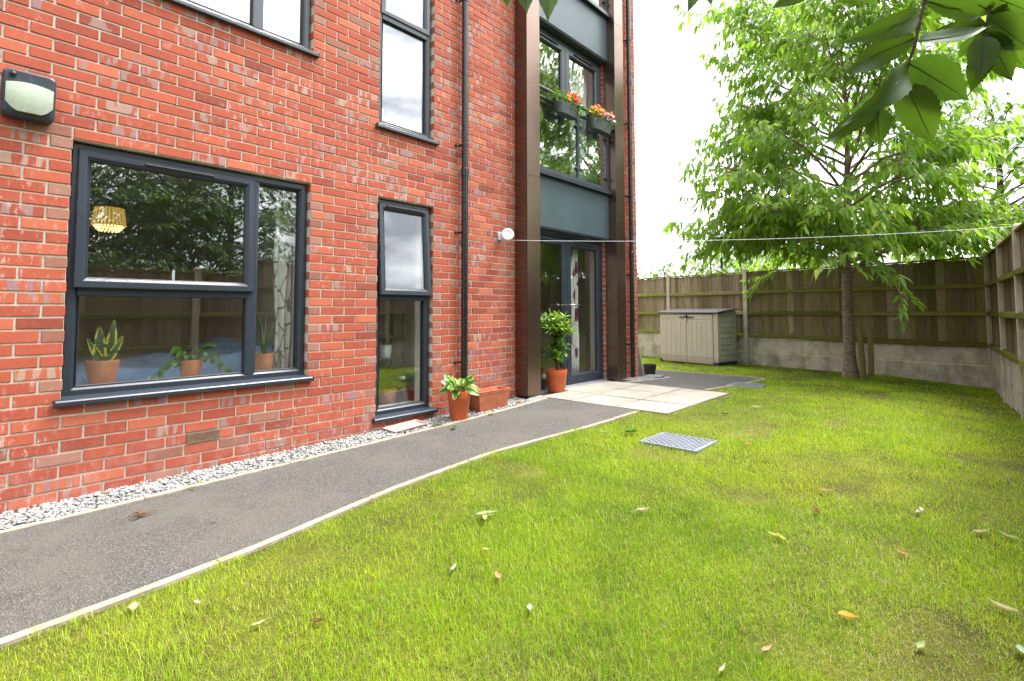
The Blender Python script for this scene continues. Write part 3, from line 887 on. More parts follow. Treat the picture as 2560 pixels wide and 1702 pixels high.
# ------------------------------------------------------------------ storage box
PLK = NT('beige_resin')
f_ = PLK.noise(2.2, 6, .62, sc=(14, 14, 1.2), dist=.6)
kn_ = PLK.voro(6.5, sc=(1.3, 1, .9))
col_ = PLK.mix(PLK.rng(f_, .3, .7), (.40, .36, .315), (.47, .425, .375))
col_ = PLK.mix(PLK.rng(kn_, .05, .12, .25, 0), col_, (.25, .19, .15))
spz = PLK.n('ShaderNodeSeparateXYZ'); PLK.l(PLK.tcn.outputs['Object'], spz.inputs[0])
col_ = PLK.mix(PLK.rng(spz.outputs[2], .02, .22, .6, 0), col_, (.30, .205, .165))
PLK.pbr(col_, .6, 0, .3, f_, .2, .002); PLK = PLK.m
PLK2 = simple('grey_green_resin', (.38, .39, .345), .6, 0, .12, 8, .2, 60, .3)
LID = simple('charcoal_lid', (.038, .036, .042), .42, 0, .1, 10, .1, 200)
shed = thing('storage_box', 'beige plastic garden storage box with charcoal lid against the back fence', 'storage box', (-1.46, 11.108, -.012), math.atan2(-.2016, .980))
Wd, Dp = 1.50, .72
m = MB()
m.box(.0, .055, .0, Dp, .055, 1.075, 0); m.box(Wd-.075, Wd, .012, Dp, .055, 1.075, 1)
m.box(.0551, Wd-.0751, Dp-.04, Dp, .055, 1.10, 1); m.box(.0551, Wd-.0751, .03, Dp-.05, .05, .09, 1)
m.box(Wd-.10, Wd+.008, -.004, .10, .056, 1.078, 0)
m.box(Wd+.0005, Wd+.008, Dp-.07, Dp+.004, .056, 1.12, 1)
for i in range(9):
    z0 = .075+i*.118; z1 = min(z0+.108, 1.10)
    m.add([(Wd-.001, .105, z0), (Wd-.001, Dp-.072, z0), (Wd+.006, .105, z0+.004), (Wd+.006, Dp-.072, z0+.004), (Wd+.0015, .105, z1), (Wd+.0015, Dp-.072, z1)], [(0,1,3,2), (2,3,5,4)], 1)
m.add([(Wd-.075, .0, 1.075), (Wd, .0, 1.075), (Wd, Dp, 1.075), (Wd-.075, Dp, 1.075), (Wd-.075, .0, 1.085), (Wd, .0, 1.085), (Wd, Dp, 1.15), (Wd-.075, Dp, 1.15)], [(0,1,5,4), (1,2,6,5), (2,3,7,6), (4,5,6,7)], 1)
m.build('body', [PLK, PLK2], shed, bevel=.006)
def box_door(x0, x1):
    m = MB(); m.box(x0, x1, -.014, .022, .01, 1.070)
    n = 5; pw = (x1-x0-.03)/n
    for i in range(n):
        a = x0+.015+i*pw
        m.add([(a+.006, -.0145, .13), (a+pw-.006, -.0145, .13), (a+pw-.006, -.0145, .93), (a+.006, -.0145, .93), (a+.011, -.020, .137), (a+pw-.011, -.020, .137), (a+pw-.011, -.020, .923), (a+.011, -.020, .923)],
              [(0,1,5,4), (1,2,6,5), (2,3,7,6), (3,0,4,7), (4,5,6,7)])
    m.add([(x0+.01, -.0145, .96), (x1-.01, -.0145, .96), (x1-.01, -.0145, 1.06), (x0+.01, -.0145, 1.06), (x0+.015, -.020, .966), (x1-.015, -.020, .966), (x1-.015, -.020, 1.054), (x0+.015, -.020, 1.054)], [(0,1,5,4), (1,2,6,5), (2,3,7,6), (3,0,4,7), (4,5,6,7)])
    return m.build('door', PLK, shed, bevel=.003)
box_door(.062, .732); box_door(.742, Wd-.108)
m = MB()
vs = []
for y, z in ((-.05, 1.085), (-.055, 1.11), (-.035, 1.135), (Dp*.5, 1.178), (Dp+.02, 1.205), (Dp+.03, 1.18), (Dp*.5, 1.145), (-.03, 1.088)):
    vs.append((y, z))
n_ = len(vs)
m.add([(-.045, y, z) for y, z in vs]+[(Wd+.05, y, z) for y, z in vs], [(i, (i+1) % n_, n_+(i+1) % n_, n_+i) for i in range(n_)]+[tuple(range(n_))[::-1], tuple(range(n_, 2*n_))])
m.build('lid', LID, shed, bevel=.008)
m = MB(); m.beam((.56, -.034, 1.005), (.925, -.034, 1.005), .018, .026); m.box(.715, .765, -.052, -.02, .985, 1.05); m.build('latch', PIPEBK, shed, bevel=.004)
m = MB(); m.beam((.742, -.045, .99), (.735, -.048, .915), .018, .03, (0,1,0)); m.build('padlock', STEEL, shed, bevel=.004)
m = MB(); m.box(-.006, .07, -.008, .05, -.01, .052); m.build('foot', PIPEBK, shed, bevel=.004)
m = MB(); m.box(Wd-.09, Wd+.012, -.012, Dp+.01, -.01, .053); m.build('foot', PIPEBK, shed, bevel=.004)

# ------------------------------------------------------------------ small fixed things on the wall
lt = thing('wall_light', 'black and pale green bulkhead floodlight on the brick wall', 'wall light', (0, -.218, 2.415))
def rrect(hy, hz, r, cut=0):
    pts = []
    for cy, cz, a0 in ((hy-r, hz-r, 0), (-hy+r, hz-r, 90), (-hy+r, -hz+r, 180), (hy-r, -hz+r, 270)):
        for k in range(5): a = R(a0+k*22.5); pts.append((cy+r*math.cos(a), cz+r*math.sin(a)))
    return pts
m = MB(); P = rrect(.118, .135, .028); n_ = len(P); rings = []
lay = ((.0, .93), (.012, 1.0), (.075, 1.0), (.092, .97), (.100, .90))
vs = []
for x, s_ in lay:
    for y, z in P: vs.append((x + (.012 if z > 0 and x > .05 else 0), y*s_, z*s_))
fs = [(j*n_+i, j*n_+(i+1) % n_, (j+1)*n_+(i+1) % n_, (j+1)*n_+i) for j in range(len(lay)-1) for i in range(n_)]
m.add(vs, fs+[tuple(range(4*n_, 5*n_))])
m.build('housing', simple('blue_black_housing', (.022, .032, .045), .45, 0, .25, 12, .1, 90, .5, (.06, .08, .09)), lt, smooth=True, autos=35)
m = MB()
# diffuser: curved pale face with cut lower corners
cols = 9; rows = 6; vs = []
for j in range(rows):
    for i in range(cols):
        u = -1+2*i/(cols-1); v = j/(rows-1)
        zt_ = .060-.016*u*u; zb = -.112+(.050 if abs(u) > .99 else (.016 if abs(u) > .74 else 0))
        z = zb+(zt_-zb)*v; y = .104*u
        x = .112+.018*(1-u*u*.75)*(1-(2*v-1)**2*.55)+.008*v
        vs.append((x, y, z))
fs = [(j*cols+i, j*cols+i+1, (j+1)*cols+i+1, (j+1)*cols+i) for j in range(rows-1) for i in range(cols-1)]
b0 = len(vs); vs += [(.08, p[1], p[2]) for p in vs[:]]
edge = [i for i in range(cols)]+[j*cols+cols-1 for j in range(1, rows)]+[(rows-1)*cols+i for i in range(cols-2, -1, -1)]+[j*cols for j in range(rows-2, 0, -1)]
fs += [(edge[(k+1) % len(edge)], edge[k], b0+edge[k], b0+edge[(k+1) % len(edge)]) for k in range(len(edge))]
m.add(vs, fs)
m.build('diffuser', simple('frosted_green_white', (.33, .38, .295), .42, 0, .06, 10, 0, 80, .4, (.48, .50, .36)), lt, smooth=True, autos=50)
m = MB(); m.lathe([(0, .0), (.013, .0), (.016, .012), (.010, .022), (0, .024)], 12, (.108, -.075, .098), 0, (1, 0, 0)); m.build('light_sensor', PIPEBK, lt, smooth=True)

# clothes line reel with its line
reel = thing('clothes_line', 'white clothes line reel on the wall with its line stretched across the garden', 'clothes line', (.0, 3.945, 2.03))
m = MB(); m.box(.001, .012, -.035, .035, -.05, .05); m.box(.012, .075, -.022, -.014, -.035, .035); m.box(.012, .075, .014, .022, -.035, .035)
m.build('bracket', WHITE, reel, bevel=.003)
ax = Vector((.72, -.62, .12)).normalized(); cc = Vector((.125, -.005, .0))
m = MB(); m.lathe([(0, -.045), (.066, -.045), (.073, -.036), (.074, .030), (.069, .042), (.060, .046), (.052, .042), (.030, .036), (0, .035)], 32, cc, 0, ax)
m.build('reel', WHITE, reel, smooth=True, autos=45)
e0 = Vector((.165, .03, -.06)); e1 = Vector((4.55, 7.565-3.945, 2.085-2.03)); pts = []
for i in range(41):
    t_ = i/40; p = e0.lerp(e1, t_); p.z -= .16*4*t_*(1-t_)*.42; pts.append(p)
m = MB(); m.tube(pts, .0021, 6); m.build('line', WHITE, reel, smooth=True)

# screw in the wall
# ------------------------------------------------------------------ rooms
DUV = NT('blue_duvet'); fd = DUV.noise(3, 5, .6, dist=.5)
DUV.pbr(DUV.mix(DUV.rng(fd, .3, .7), (.12, .23, .40), (.20, .34, .53)), .9, 0, .1, DUV.noise(6, 5, .6, dist=1.2), .8, .05); DUV = DUV.m
bed = thing('bed', 'bed with crumpled blue duvet seen through the wide ground floor window', 'bed', (-1.35, .55, .12))
m = MB(); m.box(-.75, .75, -1.1, 1.1, .0, .30); m.build('bed_base', CARPET, bed, bevel=.02)
m = MB(); nxx, nyy = 30, 44; vs = []
for j in range(nyy+1):
    for i in range(nxx+1):
        x = -.82+1.64*i/nxx; y = -1.12+2.3*j/nyy
        e = min(1, (1-abs(x)/.82)/.12, (1.16-abs(y))/.12); e = max(0, e)
        z = .40+.20*math.sqrt(e)+.025*math.sin(x*7+y*3)+.02*math.sin(y*9-x*4)+.03*math.sin(y*2.3+x)
        if y > .55: z += .10*sstep((y-.55)/.35)
        if e <= 0: z = .12
        vs.append((x, y, z))
m.add(vs, [(j*(nxx+1)+i, j*(nxx+1)+i+1, (j+1)*(nxx+1)+i+1, (j+1)*(nxx+1)+i) for j in range(nyy) for i in range(nxx)])
m.build('duvet', DUV, bed, smooth=True)
# curtains
CUR = NT('leaf_print_curtain')
v1 = CUR.voro(9, sc=(1, 1, .55), feat='DISTANCE_TO_EDGE'); v2 = CUR.voro(9, sc=(1, 1, .55), out_='Color')
sc_ = CUR.n('ShaderNodeSeparateColor'); CUR.l(v2, sc_.inputs[0])
cc_ = CUR.mix(CUR.math('MULTIPLY', CUR.math('GREATER_THAN', sc_.outputs[0], .80), CUR.rng(v1, .10, .16)), (.74, .75, .70), (.36, .40, .18))
cc_ = CUR.mix(CUR.rng(v1, .02, .05, .85, 0), cc_, (.10, .11, .09))
CUR.pbr(cc_, .9, 0, .1); CUR = CUR.m
def curtain(name, label, x, y0, y1, z0, z1, m_, waves=4, amp=.03):
    m = MB(); n = 48; vs = []
    for j in range(9):
        z = z0+(z1-z0)*j/8
        for i in range(n+1):
            t_ = i/n; y = y0+(y1-y0)*t_
            vs.append((x+amp*math.sin(t_*waves*2*math.pi+.3*math.sin(j))+.006*math.sin(j*1.3), y+.01*math.sin(j*.9+t_*5), z))
    m.add(vs, [(j*(n+1)+i, j*(n+1)+i+1, (j+1)*(n+1)+i+1, (j+1)*(n+1)+i) for j in range(8) for i in range(n)])
    o = m.build(name, m_, smooth=True); sm = o.modifiers.new('thick', 'SOLIDIFY'); sm.thickness = .004
    return tag(o, label, 'curtain')
curtain('curtain', 'white leaf print curtain at the right of the wide ground floor window', -.27, 1.40, 1.54, .66, 2.20, CUR, 2)
PUR = NT('purple_flower_curtain')
fv = PUR.noise(5.0, 2, .4, sc=(1, 1.6, .8))
sy_ = PUR.n('ShaderNodeSeparateXYZ'); PUR.l(PUR.tcn.outputs['Object'], sy_.inputs[0])
cp_ = PUR.mix(PUR.rng(fv, .56, .60), (.66, .67, .63), (.20, .03, .12)); cp_ = PUR.mix(PUR.rng(PUR.noise(4, 2, .4, loc=(3, 3, 3)), .66, .68), cp_, (.03, .025, .03))
PUR.pbr(cp_, .9, 0, .1); PUR = PUR.m
curtain('curtain', 'white curtain with purple flowers behind the right door leaf', -.235, 5.60, 5.90, .15, 2.2, PUR, 4, .035)
curtain('curtain', 'plain pale curtain behind the left glazed door leaf', -.24, 4.62, 4.98, .15, 2.2, simple('pale_net', (.5, .5, .42), .9), 5, .03)
for f_, z_ in ((1, FL), ):
    curtain('curtain', 'pale net curtain behind the right leaf of the balcony doors', -.24, 5.72, 6.20, .15+z_, 2.2+z_, simple('pale_net_upper', (.66, .68, .62), .9), 4, .03)
    curtain('curtain', 'pale net curtain behind the left leaf of the balcony doors', -.24, 4.58, 4.90, .15+z_, 2.2+z_, simple('pale_net_left', (.66, .68, .62), .9), 4, .03)
WB = simple('white_card', (.72, .72, .72), .7)
m = MB(); m.box(-.30, -.18, 2.27, 2.42, .1945+FL, .40+FL); tag(m.build('white_box', WB, bevel=.004), 'white box on the sill of the upper narrow window', 'box')
m = MB(); m.lathe([(0, 0), (.09, 0), (.10, .03), (.095, .10), (.05, .13), (0, .135)], 24, (-.245, 2.70, .1945+FL)); tag(m.build('cream_bowl', simple('cream_ceramic', (.66, .58, .44), .4), smooth=True), 'cream rounded bowl on the sill of the upper narrow window', 'bowl')
# pendant lamp, lit
lamp = thing('pendant_lamp', 'lit golden pleated pendant lamp with crystal beads inside the wide window', 'lamp', (-1.5, .475, 1.90))
SH = NT("pleated_gold_shade")
cx_ = SH.n('ShaderNodeSeparateXYZ'); SH.l(SH.tcn.outputs['Object'], cx_.inputs[0])
an = SH.math('ARCTAN2', cx_.outputs[1], cx_.outputs[0]); pl = SH.math('SINE', SH.math('MULTIPLY', an, 28.0))
cg = SH.mix(SH.rng(pl, -1, 1), (.26, .155, .025), (.50, .33, .085))
bsd = SH.pbr(cg, .7, 0, .2); SH.l(cg, bsd.inputs['Emission Color']); bsd.inputs['Emission Strength'].default_value = .32; SH = SH.m
m = MB(); m.lathe([(.127, .0), (.108, .155), (.104, .155), (.123, .0)], 68, (0, 0, 0)); m.build('lamp_shade', SH, lamp, smooth=True)
m = MB()
for r_, z_, n_ in ((.102, -.008, 26), (.090, -.026, 22), (.074, -.043, 17)):
    for i in range(n_):
        a = 2*math.pi*i/n_; m.lathe([(0, -.010), (.008, -.005), (.008, .005), (0, .010)], 6, (r_*math.cos(a), r_*math.sin(a), z_))
BE = NT('lit_beads'); BE.pbr((.8, .7, .45), .1, 0, .6, emit=(1, .74, .32), estr=.55); m.build('bead_fringe', BE.m, lamp)
m = MB(); m.tube([(0, 0, .14), (0, 0, .615)], .004, 6); m.build('cord', SEAL, lamp)

# ------------------------------------------------------------------ leaves in bulk
def nrm(a): return a/np.maximum(np.linalg.norm(a, axis=-1, keepdims=True), 1e-9)
def leaves(name, P, D, U, Ln, Wd_, mat, parent=None, tone=None, droop=.25, fold=.35, shape=(.30, .5, .68, .42), mi=None, smooth=False):
    """P base (n,3); D direction; U rough up; Ln length; Wd_ width. Eight points, eight triangles per leaf."""
    n = len(P); D = nrm(D); Sd = nrm(np.cross(D, U)); Up = np.cross(Sd, D)
    Ln = np.asarray(Ln).reshape(-1, 1); Wd_ = np.asarray(Wd_).reshape(-1, 1)
    dr = np.asarray(droop).reshape(-1, 1) if np.ndim(droop) else droop
    def mid(t): return P+D*(Ln*t)-np.array([0, 0, 1.0])*(dr*Ln*t*t)
    t1, w1, t2, w2 = shape
    m0, m1, m2, m3 = mid(0), mid(t1), mid(t2), mid(1.0)
    def sdv(mp_, w_, s): return mp_+Sd*(s*w_*Wd_)+Up*(fold*w_*Wd_)
    V = np.stack([m0, m1, m2, m3, sdv(m1, w1, 1), sdv(m2, w2, 1), sdv(m1, w1, -1), sdv(m2, w2, -1)], 1)
    T = np.array([(0,4,1), (1,4,5), (1,5,2), (2,5,3), (0,1,6), (1,7,6), (1,2,7), (2,3,7)])
    F = T[None]+(np.arange(n)*8)[:, None, None]
    if tone is None: tone = np.stack([rng.random(n), rng.random(n), rng.random(n)], 1)
    return fast_tris(name, V.reshape(-1, 3), F.reshape(-1, 3), mat, parent, np.repeat(tone, 8, 0), smooth=smooth)

class Tubes:
    """many thin tapering tubes, collected into one mesh"""
    def __init__(s): s.mb = MB()
    def add(s, pts, rad, n=5): s.mb.tube(pts, rad, n, 0, False)
    def build(s, name, mat, parent): return s.mb.build(name, mat, parent, smooth=True)

def grow(base, H, tr, nl, z0, Rz, seed, lean=(0, 0), twig=.15, leafstep=.05, e0=.55, e1=1.1, bend=.55, sides=6, tw_len=(.22, .55), z_top_r=.012, inner=.25, forks=(), sub=.30, hang=-.35):
    """returns (Tubes wood, P, D, U) : a trunk, limbs bending outwards, twigs and leaf seats; coordinates local to base"""
    r = random.Random(seed); W = Tubes(); P = []; D = []
    nseg = 14; tp = []; trad = []
    sx, sy = r.uniform(-.1, .1), r.uniform(-.1, .1)
    for i in range(nseg+1):
        t_ = i/nseg; z = -.15+(H+.15)*t_
        tp.append(Vector((lean[0]*t_+.10*math.sin(t_*5+sx*30)*t_, lean[1]*t_+.10*math.cos(t_*4+sy*30)*t_-.1*t_, z)))
        flare = 1+.45*math.exp(-(z+.1)/.12)
        trad.append((tr*(1-t_)**.85+z_top_r)*flare)
    W.add(tp, trad, 14)
    def trunk_at(z):
        t_ = min(.999, max(0, (z+.15)/(H+.15)))*nseg; i = int(t_); f = t_-i
        return tp[i].lerp(tp[i+1], f), trad[i]*(1-f)+trad[i+1]*f
    az = r.uniform(0, 6.28)
    def limb(p, rad, az, el, Ln_, bend_, depth):
        n = 9; d = Vector((math.cos(az)*math.cos(el), math.sin(az)*math.cos(el), math.sin(el)))
        pts = [p.copy()]; rads = [rad]; q = p.copy()
        for i in range(n):
            az2 = az+r.gauss(0, .13); el2 = el-bend_*(i/n)+r.gauss(0, .08)
            d = Vector((math.cos(az2)*math.cos(el2), math.sin(az2)*math.cos(el2), math.sin(el2)))
            q = q+d*(Ln_/n); pts.append(q.copy()); rads.append(rad*(1-(i+1)/n)**.9+.0025)
        W.add(pts, rads, 6 if depth == 0 else 4)
        s = inner*Ln_ if depth == 0 else .12*Ln_
        side = 1
        while s < Ln_:
            t_ = s/Ln_*n; i = min(n-1, int(t_)); f = t_-i; c = pts[i].lerp(pts[i+1], f); dd = (pts[i+1]-pts[i]).normalized()
            a2 = math.atan2(dd.y, dd.x)+side*r.uniform(.5, 1.2); e2 = math.asin(max(-1, min(1, dd.z)))*.6+r.gauss(.0, .35)
            if depth == 0 and Ln_ > 1.3 and r.random() < sub and s < .75*Ln_:
                limb(c, max(.005, rads[i]*.55), a2, e2+.15, Ln_*(1-s/Ln_)*r.uniform(.6, .95), bend_, 1)
            else:
                tl = r.uniform(*tw_len)*(1.15-.45*s/Ln_); m_ = 4; tp_ = [c.copy()]; qq = c.copy()
                for k in range(m_):
                    e3 = e2-.5*(k/m_); a3 = a2+r.gauss(0, .15)
                    v = Vector((math.cos(a3)*math.cos(e3), math.sin(a3)*math.cos(e3), math.sin(e3))); qq = qq+v*(tl/m_); tp_.append(qq.copy())
                W.add(tp_, [.0045, .004, .003, .0025, .0015], 3)
                k = .25*tl; sd_ = 1
                while k < tl*1.02:
                    u = min(m_-.001, k/tl*m_); ii = int(u); pp = tp_[ii].lerp(tp_[ii+1], u-ii); dv = (tp_[ii+1]-tp_[ii]).normalized()
                    a4 = math.atan2(dv.y, dv.x)+sd_*r.uniform(.5, 1.1); e4 = r.gauss(hang, .35)
                    P.append(tuple(pp)); D.append((math.cos(a4)*math.cos(e4), math.sin(a4)*math.cos(e4), math.sin(e4)))
                    sd_ = -sd_; k += leafstep*r.uniform(.7, 1.3)
                for q_ in range(2):
                    a4 = r.gauss(a2, .5); e4 = r.gauss(hang-.15, .3)
                    P.append(tuple(tp_[-1])); D.append((math.cos(a4)*math.cos(e4), math.sin(a4)*math.cos(e4), math.sin(e4)))
            side = -side; s += twig*r.uniform(.7, 1.3)*(1 if depth == 0 else .9)
    for i in range(nl):
        t_ = (i+r.uniform(.2, .8))/nl; z = z0+(H*.985-z0)*t_
        p, rr = trunk_at(z); az += 2.4+r.gauss(0, .25)
        Ln_ = Rz(z)*r.uniform(.72, 1.12)
        el = e0+(e1-e0)*t_+r.gauss(0, .10)
        bd = bend(t_) if callable(bend) else bend
        limb(p, min(rr*.5, .006+.0085*Ln_), az, el, Ln_/max(.45, math.cos(el-bd*.5)), bd, 0)
    for (z, az_, el, Ln_, rad) in forks:
        p, rr = trunk_at(z); limb(p, rad, az_, el, Ln_, .35, 0)
    P = np.array(P); D = np.array(D)
    U = nrm(np.stack([rng.normal(0, .35, len(P)), rng.normal(0, .35, len(P)), np.ones(len(P))], 1))
    return W, P, D, U

# ------------------------------------------------------------------ the cherry tree
tb = (2.463, 10.583)
ch = thing('cherry_tree', 'leafy young cherry tree with a bare brown trunk in front of the back fence', 'tree', (*tb, float(lawnz(*tb))+.02))
Rz = lambda z: float(np.interp(z, [1.8, 2.2, 2.8, 3.6, 4.4, 5.2, 5.7], [2.7, 3.0, 2.9, 2.75, 2.5, 2.1, 1.7]))
toL = math.atan2(-cR[1], -cR[0]); toR = math.atan2(cR[1], cR[0])
W, P, D, U = grow(tb, 5.9, .090, 50, 1.95, Rz, 21, lean=(.05, -.15), twig=.12, leafstep=.053, hang=-.62, e0=.34, e1=1.10, bend=lambda q: .70-.35*q, sub=.42,
                  forks=((1.80, toL+.25, .60, 2.5, .042), (1.80, toR-.2, .75, 2.3, .046), (2.0, toR-.9, .35, 2.9, .03), (2.0, toL+.9, .35, 2.8, .03), (2.3, toR+.1, .25, 2.9, .03), (1.95, toL, .40, 3.1, .03), (2.25, toL-.4, .34, 3.2, .028), (2.2, toL+.5, .34, 3.1, .028), (2.6, toL+.1, .34, 3.1, .026)))
W.build('trunk', BARK, ch)
n = len(P); LnC = rng.uniform(.10, .185, n); out_ = np.clip(np.linalg.norm(P[:, :2], axis=1)/2.8, 0, 1)
tn = np.stack([np.clip(rng.normal(.45, .25, n), 0, 1), np.clip(rng.random(n)*.55+out_*.5*rng.random(n), 0, 1), rng.random(n)], 1)
leaves('crown', P, D, U, LnC, LnC*rng.uniform(.30, .42, n), CHERRY, ch, tn, droop=rng.uniform(.1, .5, n), fold=.28)
print('cherry leaves', n)
# stakes beside it
for (x, y, h, tx, lab) in ((2.681, 10.376, .885, -.03, 'weathered round tree stake standing in front, left of the pair by the cherry trunk'), (2.745, 10.78, .88, .01, 'weathered round tree stake standing behind, right of the pair by the cherry trunk')):
    m = MB(); z0 = float(lawnz(x, y)); pts = [(x, y, z0-.1), (x+tx*.5, y, z0+h*.5), (x+tx, y, z0+h-.006), (x+tx, y, z0+h)]
    m.tube(pts, [.046, .044, .043, .038], 16, 0, True, (.4, .75, rnd.random()))
    tag(m.build('tree_stake', STAKE, smooth=True, autos=50), lab, 'tree stake', 'tree stakes beside the cherry')

# ------------------------------------------------------------------ other trees
def broad(name, label, loc, H, tr, Rf, seed, mat, leafn, size, z0, nl=40, group=None, **kw):
    o = thing(name, label, 'tree', loc, 0, group)
    W, P, D, U = grow((0, 0), H, tr, nl, z0, Rf, seed, twig=kw.pop('twig', .30), leafstep=kw.pop('leafstep', .10), **kw)
    W.build('trunk', BARK2, o)
    n = len(P); Lz = rng.uniform(size*.7, size*1.3, n)
    leaves('crown', P, D, U, Lz, Lz*rng.uniform(.40, .58, n), mat, o, None, droop=rng.uniform(0, .5, n), fold=.2)
    print(name, n)
    return o
def shape_(R0, z0, H, p=.6):
    return lambda z: R0*max(.12, math.sin(math.pi*min(.98, max(.04, ((z-z0)/(H-z0))**p*.86+.12))))
broad('broadleaf_tree', 'bright green bushy tree behind the side fence at the right edge', (6.6, 11.5, 0), 6.2, .13, shape_(2.4, .8, 6.2), 3, HEDGEL, 0, .15, .8, 46, 'trees behind the fences', e0=.3, e1=1.0)
broad('broadleaf_tree', 'green tree filling the gap between the cherry and the corner of the fences', (4.6, 14.6, 0), 5.6, .12, shape_(2.5, .8, 5.6), 8, HEDGEL, 0, .16, .8, 40, 'trees behind the fences', e0=.3, e1=1.0)
broad('broadleaf_tree', 'tall tree behind the side fence, hidden mostly by the overhanging leaves', (9.0, 13.4, 0), 7.4, .14, shape_(2.4, 1.2, 7.4), 17, HEDGEL, 0, .16, 1.2, 44, 'trees behind the fences', e0=.3, e1=1.0)
for (x, y, H_, R0, sd_) in ((10.3, 1.5, 8.3, 2.9, 31), (10.8, 4.9, 7.0, 2.5, 37), (10.5, -2.9, 9.6, 3.0, 41), (9.7, 3.2, 5.6, 2.2, 43)):
    broad('dark_tree', 'dark dense tree behind the side fence, mirrored in the wide window', (x, y, 0), H_, .15, shape_(R0, .5, H_), sd_, DARKL, 0, .105, .6, 70, 'dark trees behind the side fence', e0=.2, e1=.9, twig=.10, leafstep=.042)
# far hedge line beyond the back fence
for i, (x, y, H_, R0) in enumerate(((-16, 42, 5.2, 3.4), (-11.5, 41, 6.0, 3.6), (-7, 40, 6.2, 3.4), (-2.5, 40, 6.6, 3.6), (2, 39, 5.6, 3.4), (-20, 44, 4.9, 3.3), (-5.0, 25.0, 4.5, 2.5))):
    lab = ['low distant green tree, far left of the row beyond the back fence', 'distant round tree beyond the back fence, second of the row', 'distant round tree beyond the back fence, third of the row', 'taller distant tree beyond the back fence, behind the cherry crown', 'distant tree beyond the back fence, right of the cherry trunk', 'lowest distant tree beyond the back fence, next to the house corner', 'nearer small pale green tree rising just over the back fence'][i]
    broad('distant_tree', lab, (x, y, 0), H_, .16, shape_(R0, .3, H_), 60+i, HEDGEL, 0, .34, .3, 30, 'trees beyond the back fence', e0=.2, e1=.9, twig=.42, leafstep=.16)

# ------------------------------------------------------------------ branch hanging over the camera side of the side fence
ov = thing('overhanging_tree', 'tree with large dark leaves hanging into the top right corner', 'tree', (5.75, -.55, 0))
og = np.array([5.75, -.55, 0])
m = MB(); m.tube([(0, 0, -.1), (.02, .02, 1.2), (-.05, .05, 2.4), (-.12, .12, 3.4), (-.1, .3, 4.4)], [.13, .11, .09, .07, .03], 14)
def rp(u, v, d): return Vector(ray(u, v, d)-og)
brs = [([(-.08, .08, 2.5), (-.5, .2, 2.35), rp(2420, -420, .86), rp(2322, -60, .80), rp(2312, 5, .79), rp(2298, 62, .785), rp(2288, 112, .78), rp(2262, 185, .78), rp(2228, 245, .775), rp(2180, 285, .77)], [.035, .025, .010, .0032, .0026, .0024, .0022, .0019, .0015, .001]),
       ([(-.12, .12, 3.0), (-.6, .3, 2.6), rp(2560, -330, .98), rp(2478, -20, .93), rp(2470, 40, .92), rp(2462, 92, .915)], [.032, .02, .008, .0028, .0022, .0013]),
       ([(-.1, .1, 2.8), (-.8, .25, 2.5), rp(1900, -520, 1.0), rp(1600, -230, .86), rp(1400, -130, .80), rp(1300, -95, .80), rp(1230, -80, .80)], [.03, .02, .012, .007, .005, .003, .002]),
       ([rp(1900, -520, 1.0), rp(1850, -250, .95), rp(1780, -90, .92), rp(1745, -50, .9)], [.010, .006, .004, .002]),
       ([rp(2322, -60, .80), rp(2180, -60, .86), rp(2050, -50, .9)], [.005, .003, .002])]
for p_, r_ in brs: m.tube(p_, r_, 7)
m.build('branch', BARK2, ov, smooth=True)
# leaf: (base u, v), (tip u, v), width px, depth at base, depth at tip, facing roll
LV = [(2296,38,2088,112,62,.785,.74,.3), (2288,96,2106,186,64,.78,.72,.5), (2268,170,2104,318,62,.78,.72,.6), (2205,262,2060,362,46,.775,.70,.9),
      (2270,158,2424,252,104,.78,.76,-.2), (2264,212,2334,362,86,.78,.80,.1), (2192,272,2200,366,58,.772,.78,.0), (2296,104,2478,66,36,.785,.86,1.15),
      (2462,62,2328,84,46,.92,.88,.5), (2462,92,2448,202,64,.915,.92,.1), (2468,92,2426,236,54,.915,.96,.4), (2472,44,2580,128,78,.92,.90,-.3),
      (2466,80,2532,206,62,.915,.95,.2), (2470,-10,2585,34,66,.93,.92,-.4), (2474,30,2600,74,58,.925,.97,.3), (2310,2,2448,44,48,.79,.86,.2),
      (2055,-52,1925,24,48,.9,.88,.3), (1262,-86,1268,21,52,.80,.80,.1), (1305,-95,1318,36,58,.80,.79,.4), (1372,-118,1369,60,82,.80,.78,.1),
      (1745,-52,1718,34,44,.9,.88,.3), (1765,-68,1778,17,36,.91,.9,.6), (2130,-60,2196,16,62,.88,.86,.0), (2090,-56,2150,12,50,.89,.92,.3),
      (2400,-40,2330,52,54,.88,.95,.6), (2520,-60,2440,28,60,.95,1.0,.5), (2560,-30,2480,62,54,.97,1.04,.7), (2460,70,2392,150,40,.92,.98,.8), (2476,30,2405,-10,52,.93,.9,.1),
      (2200,268,2118,300,40,.775,.84,.8), (1960,-60,1880,5,40,.93,.95,.5), (2498,96,2568,178,58,.96,1.0,.1), (2470,84,2500,168,50,.95,1.02,.6)]
